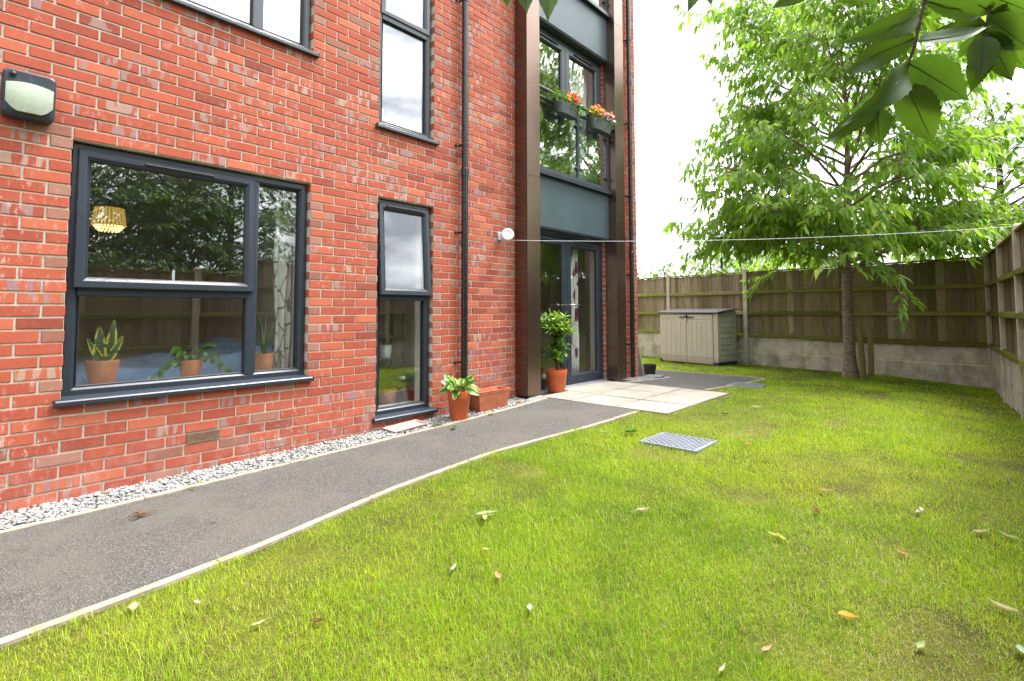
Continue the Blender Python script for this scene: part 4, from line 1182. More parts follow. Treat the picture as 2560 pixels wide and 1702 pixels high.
def big_leaf(mb, A, B, wid, roll, seed):
    r = random.Random(seed); A = Vector(A); B = Vector(B); ax = B-A; Lg = ax.length; ax.normalize()
    view = (Vector(CAM-og)-(A+B)*.5).normalized(); sd = ax.cross(view).normalized(); nr = sd.cross(ax)
    sd, nr = sd*math.cos(roll)+nr*math.sin(roll), nr*math.cos(roll)-sd*math.sin(roll)
    n = 22; cv = r.uniform(-.10, .12); wv = r.uniform(.02, .05); ph_ = r.uniform(0, 6)
    rows_ = []
    for i in range(n+1):
        t_ = i/n
        w_ = wid*.5*(math.sin(math.pi*min(1, t_**.78))**.72)*(1.10-.15*t_)*(1-t_**6)**.8 if 0 < t_ < 1 else 0
        w_ *= 1+.055*((i % 2)*2-1)*(1 if .08 < t_ < .95 else 0)
        c = A+ax*(Lg*t_)+nr*(cv*Lg*math.sin(math.pi*t_))
        row = []
        for q in (-1, -.5, 0, .5, 1):
            row.append(c+sd*(w_*q)+nr*(abs(q)*w_*.28+wv*Lg*.35*math.sin(9*t_+ph_+q*2)*abs(q)))
        rows_.append(row)
    b0 = len(mb.v)
    vs = [p for rw in rows_ for p in rw]
    mb.add(vs, [(j*5+i, j*5+i+1, (j+1)*5+i+1, (j+1)*5+i) for j in range(n) for i in range(4)], 0, (r.random(), r.random(), r.random()))
    mb.tube([A-ax*.004, A+ax*Lg*.4+nr*(cv*Lg*math.sin(math.pi*.4)+.0006), A+ax*Lg*.85+nr*(cv*Lg*math.sin(math.pi*.85)+.0004)], [.0011, .0008, .0003], 4, 0, True, (1, .2, .5))
m = MB()
for i, (u0, v0, u1, v1, wpx, d0, d1, roll) in enumerate(LV):
    big_leaf(m, rp(u0, v0, d0), rp(u1, v1, d1), wpx*.96/math.cos(min(1.2, abs(roll)*.6))/FPX*(d0+d1)/2, roll*.6, i)
m.build('foliage', OVERL, ov, smooth=True)
W, P, D, U = grow((0, 0), 4.6, .02, 18, 2.6, lambda z: 1.3, 77, twig=.3, leafstep=.10, e0=.5, e1=1.0)
keep = np.array([not (abs(math.atan2(p[1], p[0])) > 1.9) for p in P]); P, D, U = P[keep], D[keep], U[keep]
leaves('crown', P, D, U, rng.uniform(.10, .15, len(P)), rng.uniform(.045, .065, len(P)), OVERL, ov, None, .3, .2)
W.build('crown_branch', BARK2, ov)

# ------------------------------------------------------------------ lawn
def vnoise(x, y, s, seed):
    r = np.random.default_rng(seed); G = r.random((256, 256))
    u, v = np.asarray(x)*s+100, np.asarray(y)*s+100
    i, j = np.floor(u).astype(int), np.floor(v).astype(int); f, g = sstep(u-i), sstep(v-j)
    a = G[i % 256, j % 256]; b_ = G[(i+1) % 256, j % 256]; c = G[i % 256, (j+1) % 256]; d = G[(i+1) % 256, (j+1) % 256]
    return (a*(1-f)+b_*f)*(1-g)+(c*(1-f)+d*f)*g
def onlawn(x, y):
    side = COR[0]+(COR[1]-y)*.0601-.03; back = COR[1]-(x-COR[0])*.2057-.035
    ok = (x < side) & (y < back)
    ok &= np.where((y > 4.44) & (y < 6.28), x > 1.842, True)
    ok &= np.where(y < 9.07, x > kerbx(y)+.004, True)
    ok &= ~((x > 2.09) & (x < 2.60) & (y > 3.35) & (y < 3.80)); ok &= ~((x > 1.40) & (x < 1.87) & (y > 7.25) & (y < 7.72))
    ok &= np.hypot(x-2.463, y-10.583) > .12
    return ok
def make_grass():
    X0, X1, Y0, Y1 = -4.0, 5.2, -1.0, 12.4
    cand = 900000
    # importance: denser close to where the photograph was taken
    bx = rng.uniform(X0, X1, 4*cand); by = rng.uniform(Y0, Y1, 4*cand)
    dx, dy = bx-CAM[0], by-CAM[1]
    r = np.sqrt(dx*dx+dy*dy+1.2)
    dep = dx*cF[0]+dy*cF[1]; lat = dx*cR[0]+dy*cR[1]
    vis = (dep > .6) & (np.abs(lat) < dep*1.02+.7)
    area = (X1-X0)*(Y1-Y0); base = 4*cand/area
    want = 29000*np.minimum(1, (2.2/r))**1.45
    pt = vnoise(bx, by, 1.1, 1)*.6+vnoise(bx, by, 3.3, 2)*.4
    want *= .62+.55*sstep((pt-.28)/.35)
    bare = sstep((.22-vnoise(bx, by, 2.2, 9))/.12)
    want *= 1-.30*bare
    ok = vis & onlawn(bx, by) & (rng.random(4*cand) < want/base)
    x, y, r, pt, bare = bx[ok], by[ok], r[ok], pt[ok], bare[ok]
    n = len(x); z = lawnz(x, y)-.004
    ln = rng.gamma(5, .0066, n)*(.40+1.05*pt)*(1-.35*bare); ln = np.clip(ln, .010, .10)*np.where(np.abs(x-kerbx(y)) < .06, np.where(vnoise(x, y, 5.5, 21) > .62, 1.5, .6), 1)
    edge = np.abs(x-kerbx(y)) < .10
    wd = rng.uniform(.0009, .0018, n)*np.clip((r/2.2)**.75, 1, 3.4)
    az = rng.uniform(0, 2*math.pi, n); lean = np.abs(rng.normal(.50, .30, n))
    straw = (rng.random(n) < .11+.40*bare+.14*(vnoise(x, y, 1.6, 5) > .60)); lean = np.where(straw, rng.uniform(.9, 1.45, n), lean)
    d = np.stack([np.cos(az), np.sin(az)], 1); sdx = np.stack([-np.sin(az), np.cos(az)], 1)
    h1, o1 = ln*.52*np.cos(lean*.55), ln*.52*np.sin(lean*.55)
    h2, o2 = h1+ln*.48*np.cos(np.minimum(lean*1.5, 1.75)), o1+ln*.48*np.sin(np.minimum(lean*1.5, 1.75))
    def pt3(o, h, s): return np.concatenate([np.stack([x, y], 1)+d*o[:, None]+sdx*(s*wd)[:, None], (z+h)[:, None]], 1)
    zz = np.zeros(n)
    V = np.stack([pt3(zz, zz, -.5), pt3(zz, zz, .5), pt3(o1, h1, -.42), pt3(o1, h1, .42), pt3(o2, h2, 0)], 1)
    F = np.array([(0,1,3), (0,3,2), (2,3,4)])[None]+(np.arange(n)*5)[:, None, None]
    hue = np.clip(rng.normal(.5, .27, n)+(vnoise(x, y, .9, 3)-.5)*.6+(vnoise(x, y, 5, 13)-.5)*.5, 0, 1)
    T = np.stack([hue, straw*1.0, rng.random(n)], 1)
    t = NT('grass_blades'); rr, kk, bb = t.tone()
    col = t.ramp(rr, [(0, (.065, .20, .008)), (.45, (.25, .44, .010)), (1, (.45, .56, .018))])
    col = t.mix(kk, col, t.ramp(bb, [(0, (.26, .22, .085)), (.6, (.42, .37, .16)), (1, (.20, .13, .05))]))
    p = t.pbr(col, .5, 0, .3)
    tr = t.n('ShaderNodeBsdfTranslucent'); t.l(t.mix(.4, col, (.50, .62, .010)), tr.inputs[0])
    ms = t.n('ShaderNodeMixShader'); ms.inputs[0].default_value = .42
    t.l(p.outputs[0], ms.inputs[1]); t.l(tr.outputs[0], ms.inputs[2]); t.l(ms.outputs[0], t.o.inputs[0])
    print('grass blades', n)
    return tag(fast_tris('grass', V.reshape(-1, 3), F.reshape(-1, 3), t.m, None, np.repeat(T, 5, 0)), kind='stuff')
make_grass()

# manhole covers
GALV = simple('galvanised_steel', (.19, .205, .24), .5, .35, .12, 12, .1, 200)
def manhole(label, x0, x1, y0, y1, z):
    o = thing('manhole_cover', label, 'manhole cover', ((x0+x1)/2, (y0+y1)/2, z), 0, 'manhole covers in the lawn')
    hx, hy = (x1-x0)/2, (y1-y0)/2
    m = MB()
    for (a, c, e, f_) in ((-hx, hx, -hy, -hy+.02), (-hx, hx, hy-.02, hy), (-hx, -hx+.02, -hy+.0201, hy-.0201), (hx-.02, hx, -hy+.0201, hy-.0201)): m.box(a, c, e, f_, -.04, .008)
    m.build('frame', GALV, o, bevel=.002)
    m = MB(); m.box(-hx+.023, hx-.023, -hy+.023, hy-.023, -.03, .003)
    nx_, ny_ = 14, 12; px, py = (2*hx-.07)/nx_, (2*hy-.07)/ny_
    for i in range(nx_):
        for j in range(ny_):
            cx, cy = -hx+.035+px*(i+.5), -hy+.035+py*(j+.5)
            if (i+j) % 2: m.box(cx-px*.40, cx+px*.40, cy-py*.15, cy+py*.15, .0031, .0078)
            else: m.box(cx-px*.15, cx+px*.15, cy-py*.42, cy+py*.42, .0031, .0078)
    m.build('cover_plate', GALV, o)
    return o
manhole('grey chequered metal manhole cover in the middle of the lawn', 2.105, 2.590, 3.36, 3.795, float(lawnz(2.35, 3.58))+.012)
manhole('partly overgrown metal manhole cover across the far kerb', 1.41, 1.86, 7.26, 7.71, float(gz(7.5))+.008)

# ------------------------------------------------------------------ pots and plants
def pot_prof(rb, rt, h, collar, wall=.006):
    zc = h-collar
    rc = rb+(rt-rb)*.78
    return [(0, .004), (rb-.008, .004), (rb, 0), (rb+.003, .006), (rc, zc-.004), (rt-.006, zc), (rt-.004, zc+.008), (rt, h-.006), (rt-.001, h), (rt-wall, h), (rt-wall-.004, h-.02), (rb*.9, h*.45)]
def pot(o, rb, rt, h, collar, mat, soilz=None, name='pot'):
    m = MB(); m.lathe(pot_prof(rb, rt, h, collar), 40); p = m.build(name, mat, o, smooth=True, autos=38)
    sz = soilz if soilz is not None else h-.035
    m = MB(); rr = rt-.012; vs = [(0, 0, sz+.008)]
    for ring, q in ((.5, .006), (1.0, 0)):
        for k in range(20): a = 2*math.pi*k/20; vs.append((rr*ring*math.cos(a), rr*ring*math.sin(a), sz+q*rnd.uniform(.2, 1.4)))
    fs = [(0, 1+k, 1+(k+1) % 20) for k in range(20)]+[(1+k, 21+k, 21+(k+1) % 20, 1+(k+1) % 20) for k in range(20)]
    m.add(vs, fs); m.build('soil', SOIL, o)
    return p
def plant_leaf(mb, A, B, wid, nr, seed, edge=True, droop=.15, shape=.75, cup=.25):
    r = random.Random(seed); A = Vector(A); B = Vector(B); ax = B-A; Lg = ax.length; ax.normalize(); nr = Vector(nr)
    sd = ax.cross(nr).normalized(); nr = sd.cross(ax); n = 9; rows_ = []
    for i in range(n+1):
        t_ = i/n; w_ = wid*.5*max(0, math.sin(math.pi*min(1, max(0, t_)**shape)))**.7
        c = A+ax*(Lg*t_)+nr*(Lg*droop*math.sin(math.pi*t_))
        rows_.append([c+sd*(w_*q)+nr*(abs(q)*w_*cup) for q in (-1, -.62, 0, .62, 1)])
    vs = [p for rw in rows_ for p in rw]; rr = r.random(); b3 = r.random()
    for j in range(n):
        for i in range(4):
            ed = 1.0 if (edge and i in (0, 3) and r.random() < .75) else 0.0
            mb.add([vs[j*5+i], vs[j*5+i+1], vs[(j+1)*5+i+1], vs[(j+1)*5+i]], [(0,1,2,3)], 0, (rr, ed, b3))
# bay in front of the doors
bay = thing('potted_plant', 'tall glossy leaved shrub in a bright orange pot in front of the double doors', 'potted plant', (.105, 4.905, .113))
pot(bay, .108, .144, .285, .062, TERRA)
m = MB(); m.tube([(0, 0, .22), (.01, .01, .45), (-.005, .015, .70), (.01, 0, .90)], [.012, .010, .008, .004], 8)
PP, DD, UU = [], [], []
r_ = random.Random(4)
def tuft(cx, cy, cz, R_, n_, stems, up=.35):
    for i in range(stems):
        a = r_.uniform(0, 6.28); e = r_.uniform(-.1, 1.3); q = r_.uniform(.55, 1.0)*R_
        tip = Vector((cx+q*math.cos(a)*math.cos(e), cy+q*math.sin(a)*math.cos(e), cz+q*math.sin(e)*.95))
        m.tube([(0, 0, cz-.10), ((cx+tip.x)*.4, (cy+tip.y)*.4, cz-.02), tip], [.005, .004, .002], 5)
        for k in range(n_):
            t_ = .35+.65*k/(n_-1); p = Vector((0, 0, cz-.06)).lerp(tip, t_); a2 = a+(2.4*k)+r_.gauss(0, .3); e2 = r_.gauss(up if k < n_-2 else .7, .3)
            PP.append(tuple(p)); DD.append((math.cos(a2)*math.cos(e2), math.sin(a2)*math.cos(e2), math.sin(e2))); UU.append((r_.gauss(0, .2), r_.gauss(0, .2), 1))
tuft(0, 0, .765, .265, 11, 36); tuft(.0, 0, .46, .235, 10, 22, .15); tuft(0, 0, .62, .12, 5, 5)
m.build('stem', BARK2, bay, smooth=True)
n = len(PP); tn = np.stack([rng.random(n), np.clip((np.array(PP)[:, 2]-.45)/.5, 0, 1)*rng.random(n)*1.1, rng.random(n)], 1)
leaves('foliage', np.array(PP), np.array(DD), np.array(UU), rng.uniform(.08, .135, n), rng.uniform(.030, .046, n), BAYL, bay, tn, .25, .25, smooth=True)
# variegated plant by the downpipe
VARI = mat_leaf('variegated_leaf', (.022, .095, .014), (.06, .19, .022), .2, .35, (.42, .50, .06), .5)
hos = thing('potted_plant', 'yellow edged leafy plant in tall orange pot on gravel by the downpipe', 'potted plant', (.252, 3.065, .040))
pot(hos, .082, .120, .305, .075, TERRA)
m = MB()
for k, (a, e, Lq, wq, zq) in enumerate(((3.9, 1.0, .15, .10, .34), (4.4, .5, .15, .11, .34), (5.0, .1, .15, .095, .33), (5.6, .35, .15, .11, .33), (.2, .5, .15, .10, .34), (.8, 1.0, .15, .10, .34), (1.5, .6, .14, .10, .34), (2.2, .5, .13, .09, .34), (3.0, .7, .14, .09, .34), (4.0, -.35, .15, .08, .33), (5.3, -.55, .16, .08, .32), (.5, -.4, .16, .085, .32), (1.1, -.1, .15, .09, .32), (4.7, .9, .13, .09, .34))):
    A = (.03*math.cos(a), .03*math.sin(a), .27); mid_ = Vector((.07*math.cos(a), .07*math.sin(a), zq)); tip = mid_+Vector((math.cos(a)*math.cos(e), math.sin(a)*math.cos(e), math.sin(e)))*Lq
    m.tube([A, mid_], [.004, .003], 5, 0, False, (.3, 0, .5)); plant_leaf(m, mid_, tip, wq, (.55-math.cos(a)*math.sin(e)*.4, -.6-math.sin(a)*math.sin(e)*.4, .75), k, True, .10, .62, .12)
m.build('foliage', VARI, hos, smooth=True)
# ribbed trough
tr_ = thing('planter_trough', 'empty ribbed terracotta plastic trough planter against the wall by the pillar', 'planter', (.150, 3.60, .055))
m = MB(); hx0, hy0, hx1, hy1, hh = .074, .200, .106, .255, .232
nr_ = 44; lx = 14
def ring(hx, hy, z, rib=0.0):
    pts = []
    for (ax_, ay, bx_, by_, n_) in ((-hx, -hy, hx, -hy, lx), (hx, -hy, hx, hy, nr_), (hx, hy, -hx, hy, lx), (-hx, hy, -hx, -hy, nr_)):
        for i in range(n_):
            t_ = i/n_; px, py = ax_+(bx_-ax_)*t_, ay+(by_-ay)*t_
            o_ = rib*(1 if i % 2 else -1)*(1 if 1 < i < n_-1 else 0)
            if abs(ax_-bx_) < 1e-9: px += math.copysign(o_, px)
            else: py += math.copysign(o_, py)
            pts.append((px, py, z))
    return pts
def lerp2(t_): return hx0+(hx1-hx0)*t_, hy0+(hy1-hy0)*t_
rgs = [ring(*lerp2(0), 0), ring(*lerp2(.06), .012, .0016), ring(*lerp2(.80), hh-.036, .0022), ring(*lerp2(.82), hh-.032), ring(hx1-.004, hy1-.004, hh-.030), ring(hx1, hy1, hh-.028), ring(hx1, hy1, hh-.014), ring(hx1-.008, hy1-.008, hh-.012), ring(hx1+.004, hy1+.004, hh-.006), ring(hx1+.003, hy1+.003, hh), ring(hx1-.012, hy1-.012, hh), ring(hx1-.018, hy1-.018, hh-.02, .001), ring(hx0-.004, hy0-.004, .02, .001)]
nn = len(rgs[0]); m.add([p for rg in rgs for p in rg], [(j*nn+i, j*nn+(i+1) % nn, (j+1)*nn+(i+1) % nn, (j+1)*nn+i) for j in range(len(rgs)-1) for i in range(nn)]+[tuple(range(nn))[::-1], tuple((len(rgs)-1)*nn+i for i in range(nn))])
m.build('trough', TERRA2, tr_, smooth=True, autos=25)
# pale tray lying on the gravel
m = MB(); P = [(y, x) for x, y in rrect(.205, .098, .03)]; n_ = len(P); vs = []
P = rrect(.205, .098, .03)
for z, s_, ins in ((0, .0, .010), (.022, 0, .0), (.024, 0, .003), (.022, 0, .008), (.006, 0, .016)):
    for a, c in P: k1 = 1-ins/.205; k2 = 1-ins/.098; vs.append((c*k2, a*k1, z))
m.add(vs, [(j*n_+(i+1) % n_, j*n_+i, (j+1)*n_+i, (j+1)*n_+(i+1) % n_) for j in range(4) for i in range(n_)]+[tuple(range(n_)), tuple(range(4*n_, 5*n_))[::-1]])
o = m.build('drip_tray', TERRA3, smooth=True, autos=30); o.location = (.135, 2.495, .046); o.rotation_euler = (R(2), R(3), R(3))
tag(o, 'pale pink plastic drip tray lying on the gravel below the narrow window', 'tray')
# black bucket, slate, leaning board at the far corner
bk = thing('plant_bucket', 'black plastic pot with soil standing at the far corner of the house', 'plant pot', (-.135, 7.95, .028))
pot(bk, .088, .118, .19, .04, PIPEBK, .17)
m = MB(); m.box(-.13, .13, -.15, .15, 0, .022); o = m.build('slate_slab', simple('slate', (.085, .10, .12), .6, 0, .2, 9, .3, 60), bevel=.003); o.location = (.13, 7.60, .050); o.rotation_euler = (0, 0, R(12)); tag(o, 'flat dark slate lying on the gravel at the far corner of the house', 'slab')
m = MB(); m.beam((-.25, 7.56, .03), (-.25, 7.325, .66), .44, .020, (0, 1, .3)); o = m.build('leaning_board', simple('grey_beige_board', (.36, .32, .29), .7, 0, .15, 6), bevel=.004)
tag(o, 'grey beige board leaning against the end wall behind the downpipe', 'board')

# ------------------------------------------------------------------ plants and lamp inside the wide window
SNK = NT('snake_leaf'); sr, skk, sb = SNK.tone()
wv_ = SNK.n('ShaderNodeTexWave'); wv_.bands_direction = 'Z'; wv_.inputs['Scale'].default_value = 22; wv_.inputs['Distortion'].default_value = 5; SNK.l(SNK.tcn.outputs['Object'], wv_.inputs['Vector'])
cs_ = SNK.mix(wv_.outputs['Fac'], (.022, .06, .025), (.075, .14, .065)); SNK.pbr(SNK.mix(skk, cs_, (.56, .52, .10)), .4, 0, .4); SNK = SNK.m
def saucer(o, r_, mat):
    m = MB(); m.lathe([(0, 0), (r_*.85, 0), (r_, .014), (r_-.004, .014), (r_*.83, .004), (0, .004)], 32); m.build('saucer', mat, o, smooth=True, autos=40)
zs_ = .6445
def inpot(label, x, y, rb, rt, h, z=None, mat=None):
    o = thing('potted_plant', label, 'potted plant', (x, y, zs_ if z is None else z)); saucer(o, rt*1.06, mat or TERRA4)
    q = pot(o, rb, rt, h, h*.24, mat or TERRA4); q.location.z = .0045
    return o
sp_ = inpot('yellow edged snake plant in a clay pot at the left end of the window sill', -.232, .238, .068, .096, .170)
m = MB()
for k, (y0, y1, z1, wq, x0) in enumerate(((-.02, -.03, .40, .075, .02), (.015, .055, .445, .070, .0), (.0, -.095, .32, .05, .02), (.0, .10, .335, .055, .03), (.02, .015, .33, .055, -.03), (.01, -.04, .29, .05, -.04))):
    plant_leaf(m, (x0, y0, .145), (x0*1.6, y1, z1), wq, (1, (.3 if k % 2 else -.2), .15), k+50, True, .04, .62, .3)
m.build('foliage', SNK, sp_, smooth=True)
po_ = inpot('trailing green pothos in a clay pot in the middle of the window sill', -.240, .775, .058, .082, .135)
POTH = mat_leaf('pothos_leaf', (.018, .07, .016), (.05, .15, .025), .2, .35, (.32, .42, .06))
m = MB(); r_ = random.Random(9)
for k in range(26):
    a = r_.uniform(0, 6.28); rr = r_.uniform(.02, .12); z = .13+r_.uniform(.0, .12)
    c = Vector((rr*math.cos(a)*.6, rr*math.sin(a)*1.3, z)); e = r_.uniform(-.9, .3)
    m.tube([(0, 0, .12), c], [.002, .0018], 4, 0, False, (.4, 0, .5)); plant_leaf(m, c, c+Vector((math.cos(a)*math.cos(e)*.7+.2, math.sin(a)*math.cos(e), math.sin(e)))*r_.uniform(.06, .10), r_.uniform(.045, .065), (.5, 0, 1), k, r_.random() < .2, .12, .6, .2)
for sgn, L_ in ((-1, .24), (1, .26)):
    pts = [Vector((.02, sgn*L_*t_, .15+.03*math.sin(t_*4)-.09*t_*t_)) for t_ in (0, .33, .66, 1)]; m.tube(pts, .002, 4, 0, False, (.4, 0, .5))
    for k in range(7):
        t_ = .3+.7*k/6; p = Vector((.02, sgn*L_*t_, .15+.03*math.sin(t_*4)-.09*t_*t_)); a = r_.uniform(0, 6.28)
        plant_leaf(m, p, p+Vector((.02, .03*math.cos(a)+sgn*.02, -.06)), r_.uniform(.035, .05), (1, .2*math.cos(a), .3), k+90, k == 6, .1, .6, .2)
m.build('foliage', POTH, po_, smooth=True)
al_ = inpot('aloe with long spiky leaves at the right end of the window sill', -.240, 1.315, .060, .082, .150)
m = MB()
for y1, z1, x1, w_ in ((-.05, .46, .02, .010), (.02, .47, -.01, .010), (.13, .50, .0, .012), (.19, .175, .03, .009), (-.11, .20, .02, .009), (.06, .36, .05, .011), (-.02, .30, -.05, .011)):
    m.tube([(0, 0, .12), (x1*.3, y1*.25, .12+(z1-.12)*.4), (x1*.7, y1*.62, .12+(z1-.12)*.75), (x1, y1, z1)], [w_*1.2, w_, w_*.6, .001], 6)
m.build('foliage', simple('aloe_green', (.06, .135, .07), .45, 0, .25, 20), al_, smooth=True)
m = MB(); m.box(-.148, -.137, .605, .622, 1.352, 1.44); m.box(-.152, -.1485, .595, .632, 1.35, 1.362); tag(m.build('window_handle', WHITE, bevel=.003), 'white window handle standing up inside the wide window', 'handle')
# rack with pots inside the narrow window
rk = thing('plant_rack', 'black metal plant rack behind the lower pane of the narrow window', 'rack', (-.52, 2.62, .12))
m = MB()
for x in (-.11, .11):
    for y in (-.24, .24): m.box(x-.008, x+.008, y-.008, y+.008, 0, 1.0)
m.build('upright', PIPEBK, rk)
for z in (.28, .52, .74, .98):
    m = MB(); m.box(-.12, .12, -.25, .25, z, z+.012); m.build('shelf', PIPEBK, rk, bevel=.002)
def rackpot(label, x, y, z, rb, rt, h, mat, kind, seed):
    o = thing('potted_plant', label, 'potted plant', (x, y, z)); pot(o, rb, rt, h, h*.2, mat)
    rr = random.Random(seed); PP, DD = [], []
    for k in range(60 if kind == 'rose' else 22):
        a = rr.uniform(0, 6.28); e = rr.uniform(.5, 1.4); q = rr.uniform(0, .28 if kind == 'rose' else .03)
        PP.append((rr.gauss(0, rt*.3), rr.gauss(0, rt*.3), h-.02+q)); DD.append((math.cos(a)*math.cos(e), math.sin(a)*math.cos(e), math.sin(e)))
    n = len(PP)
    leaves('foliage', np.array(PP), np.array(DD), np.tile([0, 0, 1.0], (n, 1)), np.full(n, .06 if kind == 'rose' else .18), np.full(n, .010 if kind == 'rose' else .022), POTH, o, None, .3, .3)
rackpot('spider plant in a white pot on the rack behind the narrow window', -.50, 2.70, .652, .05, .066, .14, WHITE, 'spider', 1)
rackpot('upright herb in a black pot on the low shelf behind the narrow window', -.46, 2.46, .412, .05, .065, .10, PIPEBK, 'rose', 2)
rackpot('clay pot with low plant behind the narrow window, left one', -.40, 2.45, .17, .07, .09, .17, TERRA4, 'spider', 3)
rackpot('clay pot behind the narrow window, right one under the rack', -.45, 2.70, .17, .07, .09, .17, TERRA4, 'rose', 4)

# ------------------------------------------------------------------ flower boxes hooked on the balustrade
BOXM = simple('charcoal_ribbed_plastic', (.050, .062, .070), .5, 0, .1, 12)
FLW = NT('petals'); fr_, fk_, fb_ = FLW.tone()
FLW.pbr(FLW.ramp(fr_, [(0, (.75, .03, .012)), (.2, (.80, .07, .02)), (.4, (.88, .26, .015)), (.55, (.85, .40, .02)), (.7, (.62, .02, .18)), (.85, (.72, .45, .70)), (1, (.38, .25, .66))]), .6, 0, .2); FLW = FLW.m
FLW.node_tree.nodes['Color Ramp'].color_ramp.interpolation = 'CONSTANT' if 'Color Ramp' in FLW.node_tree.nodes else 'LINEAR'
SMALL = mat_leaf('small_leaf', (.04, .12, .015), (.12, .26, .03), .3, .5, (.3, .4, .05))
def flower_box(label, y, z, hy, cols, seed, spill):
    o = thing('flower_box', label, 'flower box', (.165, y, z), 0, 'flower boxes on the balcony rail')
    m = MB(); rings_ = []; n_ = 40; nz = 17; vs = []
    for j in range(nz):
        t_ = j/(nz-1); k = .74+.26*t_; rib = .0025*(1 if j % 2 else -1) if 0 < j < nz-2 else 0
        if j == nz-1: k += .05
        for i in range(n_):
            a = 2*math.pi*i/n_; ca, sa = math.cos(a), math.sin(a)
            px = math.copysign(abs(ca)**.75, ca)*(.082*k+rib); py = math.copysign(abs(sa)**.6, sa)*(hy*k+rib); vs.append((px, py, .175*t_))
    for i in range(n_): a = 2*math.pi*i/n_; ca, sa = math.cos(a), math.sin(a); vs.append((math.copysign(abs(ca)**.75, ca)*.076, math.copysign(abs(sa)**.6, sa)*hy*.94, .170))
    m.add(vs, [(j*n_+i, j*n_+(i+1) % n_, (j+1)*n_+(i+1) % n_, (j+1)*n_+i) for j in range(nz) for i in range(n_)]+[tuple(range(n_))[::-1], tuple(nz*n_+i for i in range(n_))])
    m.build('tub', BOXM, o, smooth=True, autos=50)
    m = MB()
    for yy_ in (-hy*.5, hy*.5): m.tube([(-.06, yy_, .16), (-.085, yy_, .20), (-.115, yy_, .19), (-.118, yy_, .10)], .004, 6)
    m.build('hook', PIPEBK, o)
    rr = random.Random(seed); PP, DD = [], []
    for k in range(620):
        yv = rr.uniform(-1, 1)*hy*1.02; xv = rr.uniform(-.07, .09); a = rr.uniform(0, 6.28); e = rr.gauss(.5, .5)
        zz_ = .16+abs(rr.gauss(0, .06))-(.10*max(0, (xv-.06)/.03) if rr.random() < .5 else 0)
        if spill and yv > hy*.5 and rr.random() < .5: zz_ -= rr.uniform(0, .14); xv += .04
        if spill and yv < -hy*.8: yv -= rr.uniform(0, .08)
        PP.append((xv, yv, zz_)); DD.append((math.cos(a)*math.cos(e), math.sin(a)*math.cos(e), math.sin(e)))
    n = len(PP); leaves('foliage', np.array(PP), np.array(DD), np.tile([0, 0, 1.0], (n, 1)), rng.uniform(.03, .055, n), rng.uniform(.013, .024, n), SMALL, o, None, .3, .2)
    m = MB(); st = MB()
    for (y0, y1, z0, z1, hue, cnt, sz) in cols:
        for k in range(cnt):
            c = Vector((rr.uniform(-.04, .10), rr.uniform(y0, y1)*hy, .17+rr.uniform(z0, z1)))
            st.tube([(c.x*.5, c.y*.9, .16), c], [.0018, .0014], 4)
            nrml = Vector((.8, -.35, .5))+Vector((rr.gauss(0, .4), rr.gauss(0, .4), rr.gauss(0, .4))); nrml.normalize(); u = nrml.orthogonal().normalized(); v = nrml.cross(u); np_ = 6
            for q in range(np_):
                a = 2*math.pi*q/np_; dd = u*math.cos(a)+v*math.sin(a); ee = u*math.cos(a+.5)+v*math.sin(a+.5); ff = u*math.cos(a-.5)+v*math.sin(a-.5)
                m.add([c, c+ff*sz*.55+nrml*sz*.2, c+dd*sz+nrml*sz*.28, c+ee*sz*.55+nrml*sz*.2], [(0,1,2,3)], 0, (min(1, max(0, hue+rr.uniform(-.03, .03))), 0, .5))
    m.build('flowers', FLW, o); st.build('stems', SMALL, o)
flower_box('charcoal flower box of red and orange blooms at the left of the balcony rail', 5.085, 3.765, .265, ((-.55, .1, .02, .08, .42, 7, .026), (.25, .95, .05, .20, .06, 40, .030), (.2, .9, .0, .1, .03, 20, .028)), 1, True)
flower_box('charcoal flower box of orange, pink and purple blooms at the right of the balcony rail', 5.925, 3.765, .31, ((-.9, -.1, .04, .15, .50, 24, .034), (-.35, .05, .08, .17, .68, 7, .028), (-.1, .6, .03, .12, .83, 20, .032), (.3, .9, .03, .14, .97, 26, .030), (.5, 1.0, .06, .2, .50, 7, .028)), 2, False)

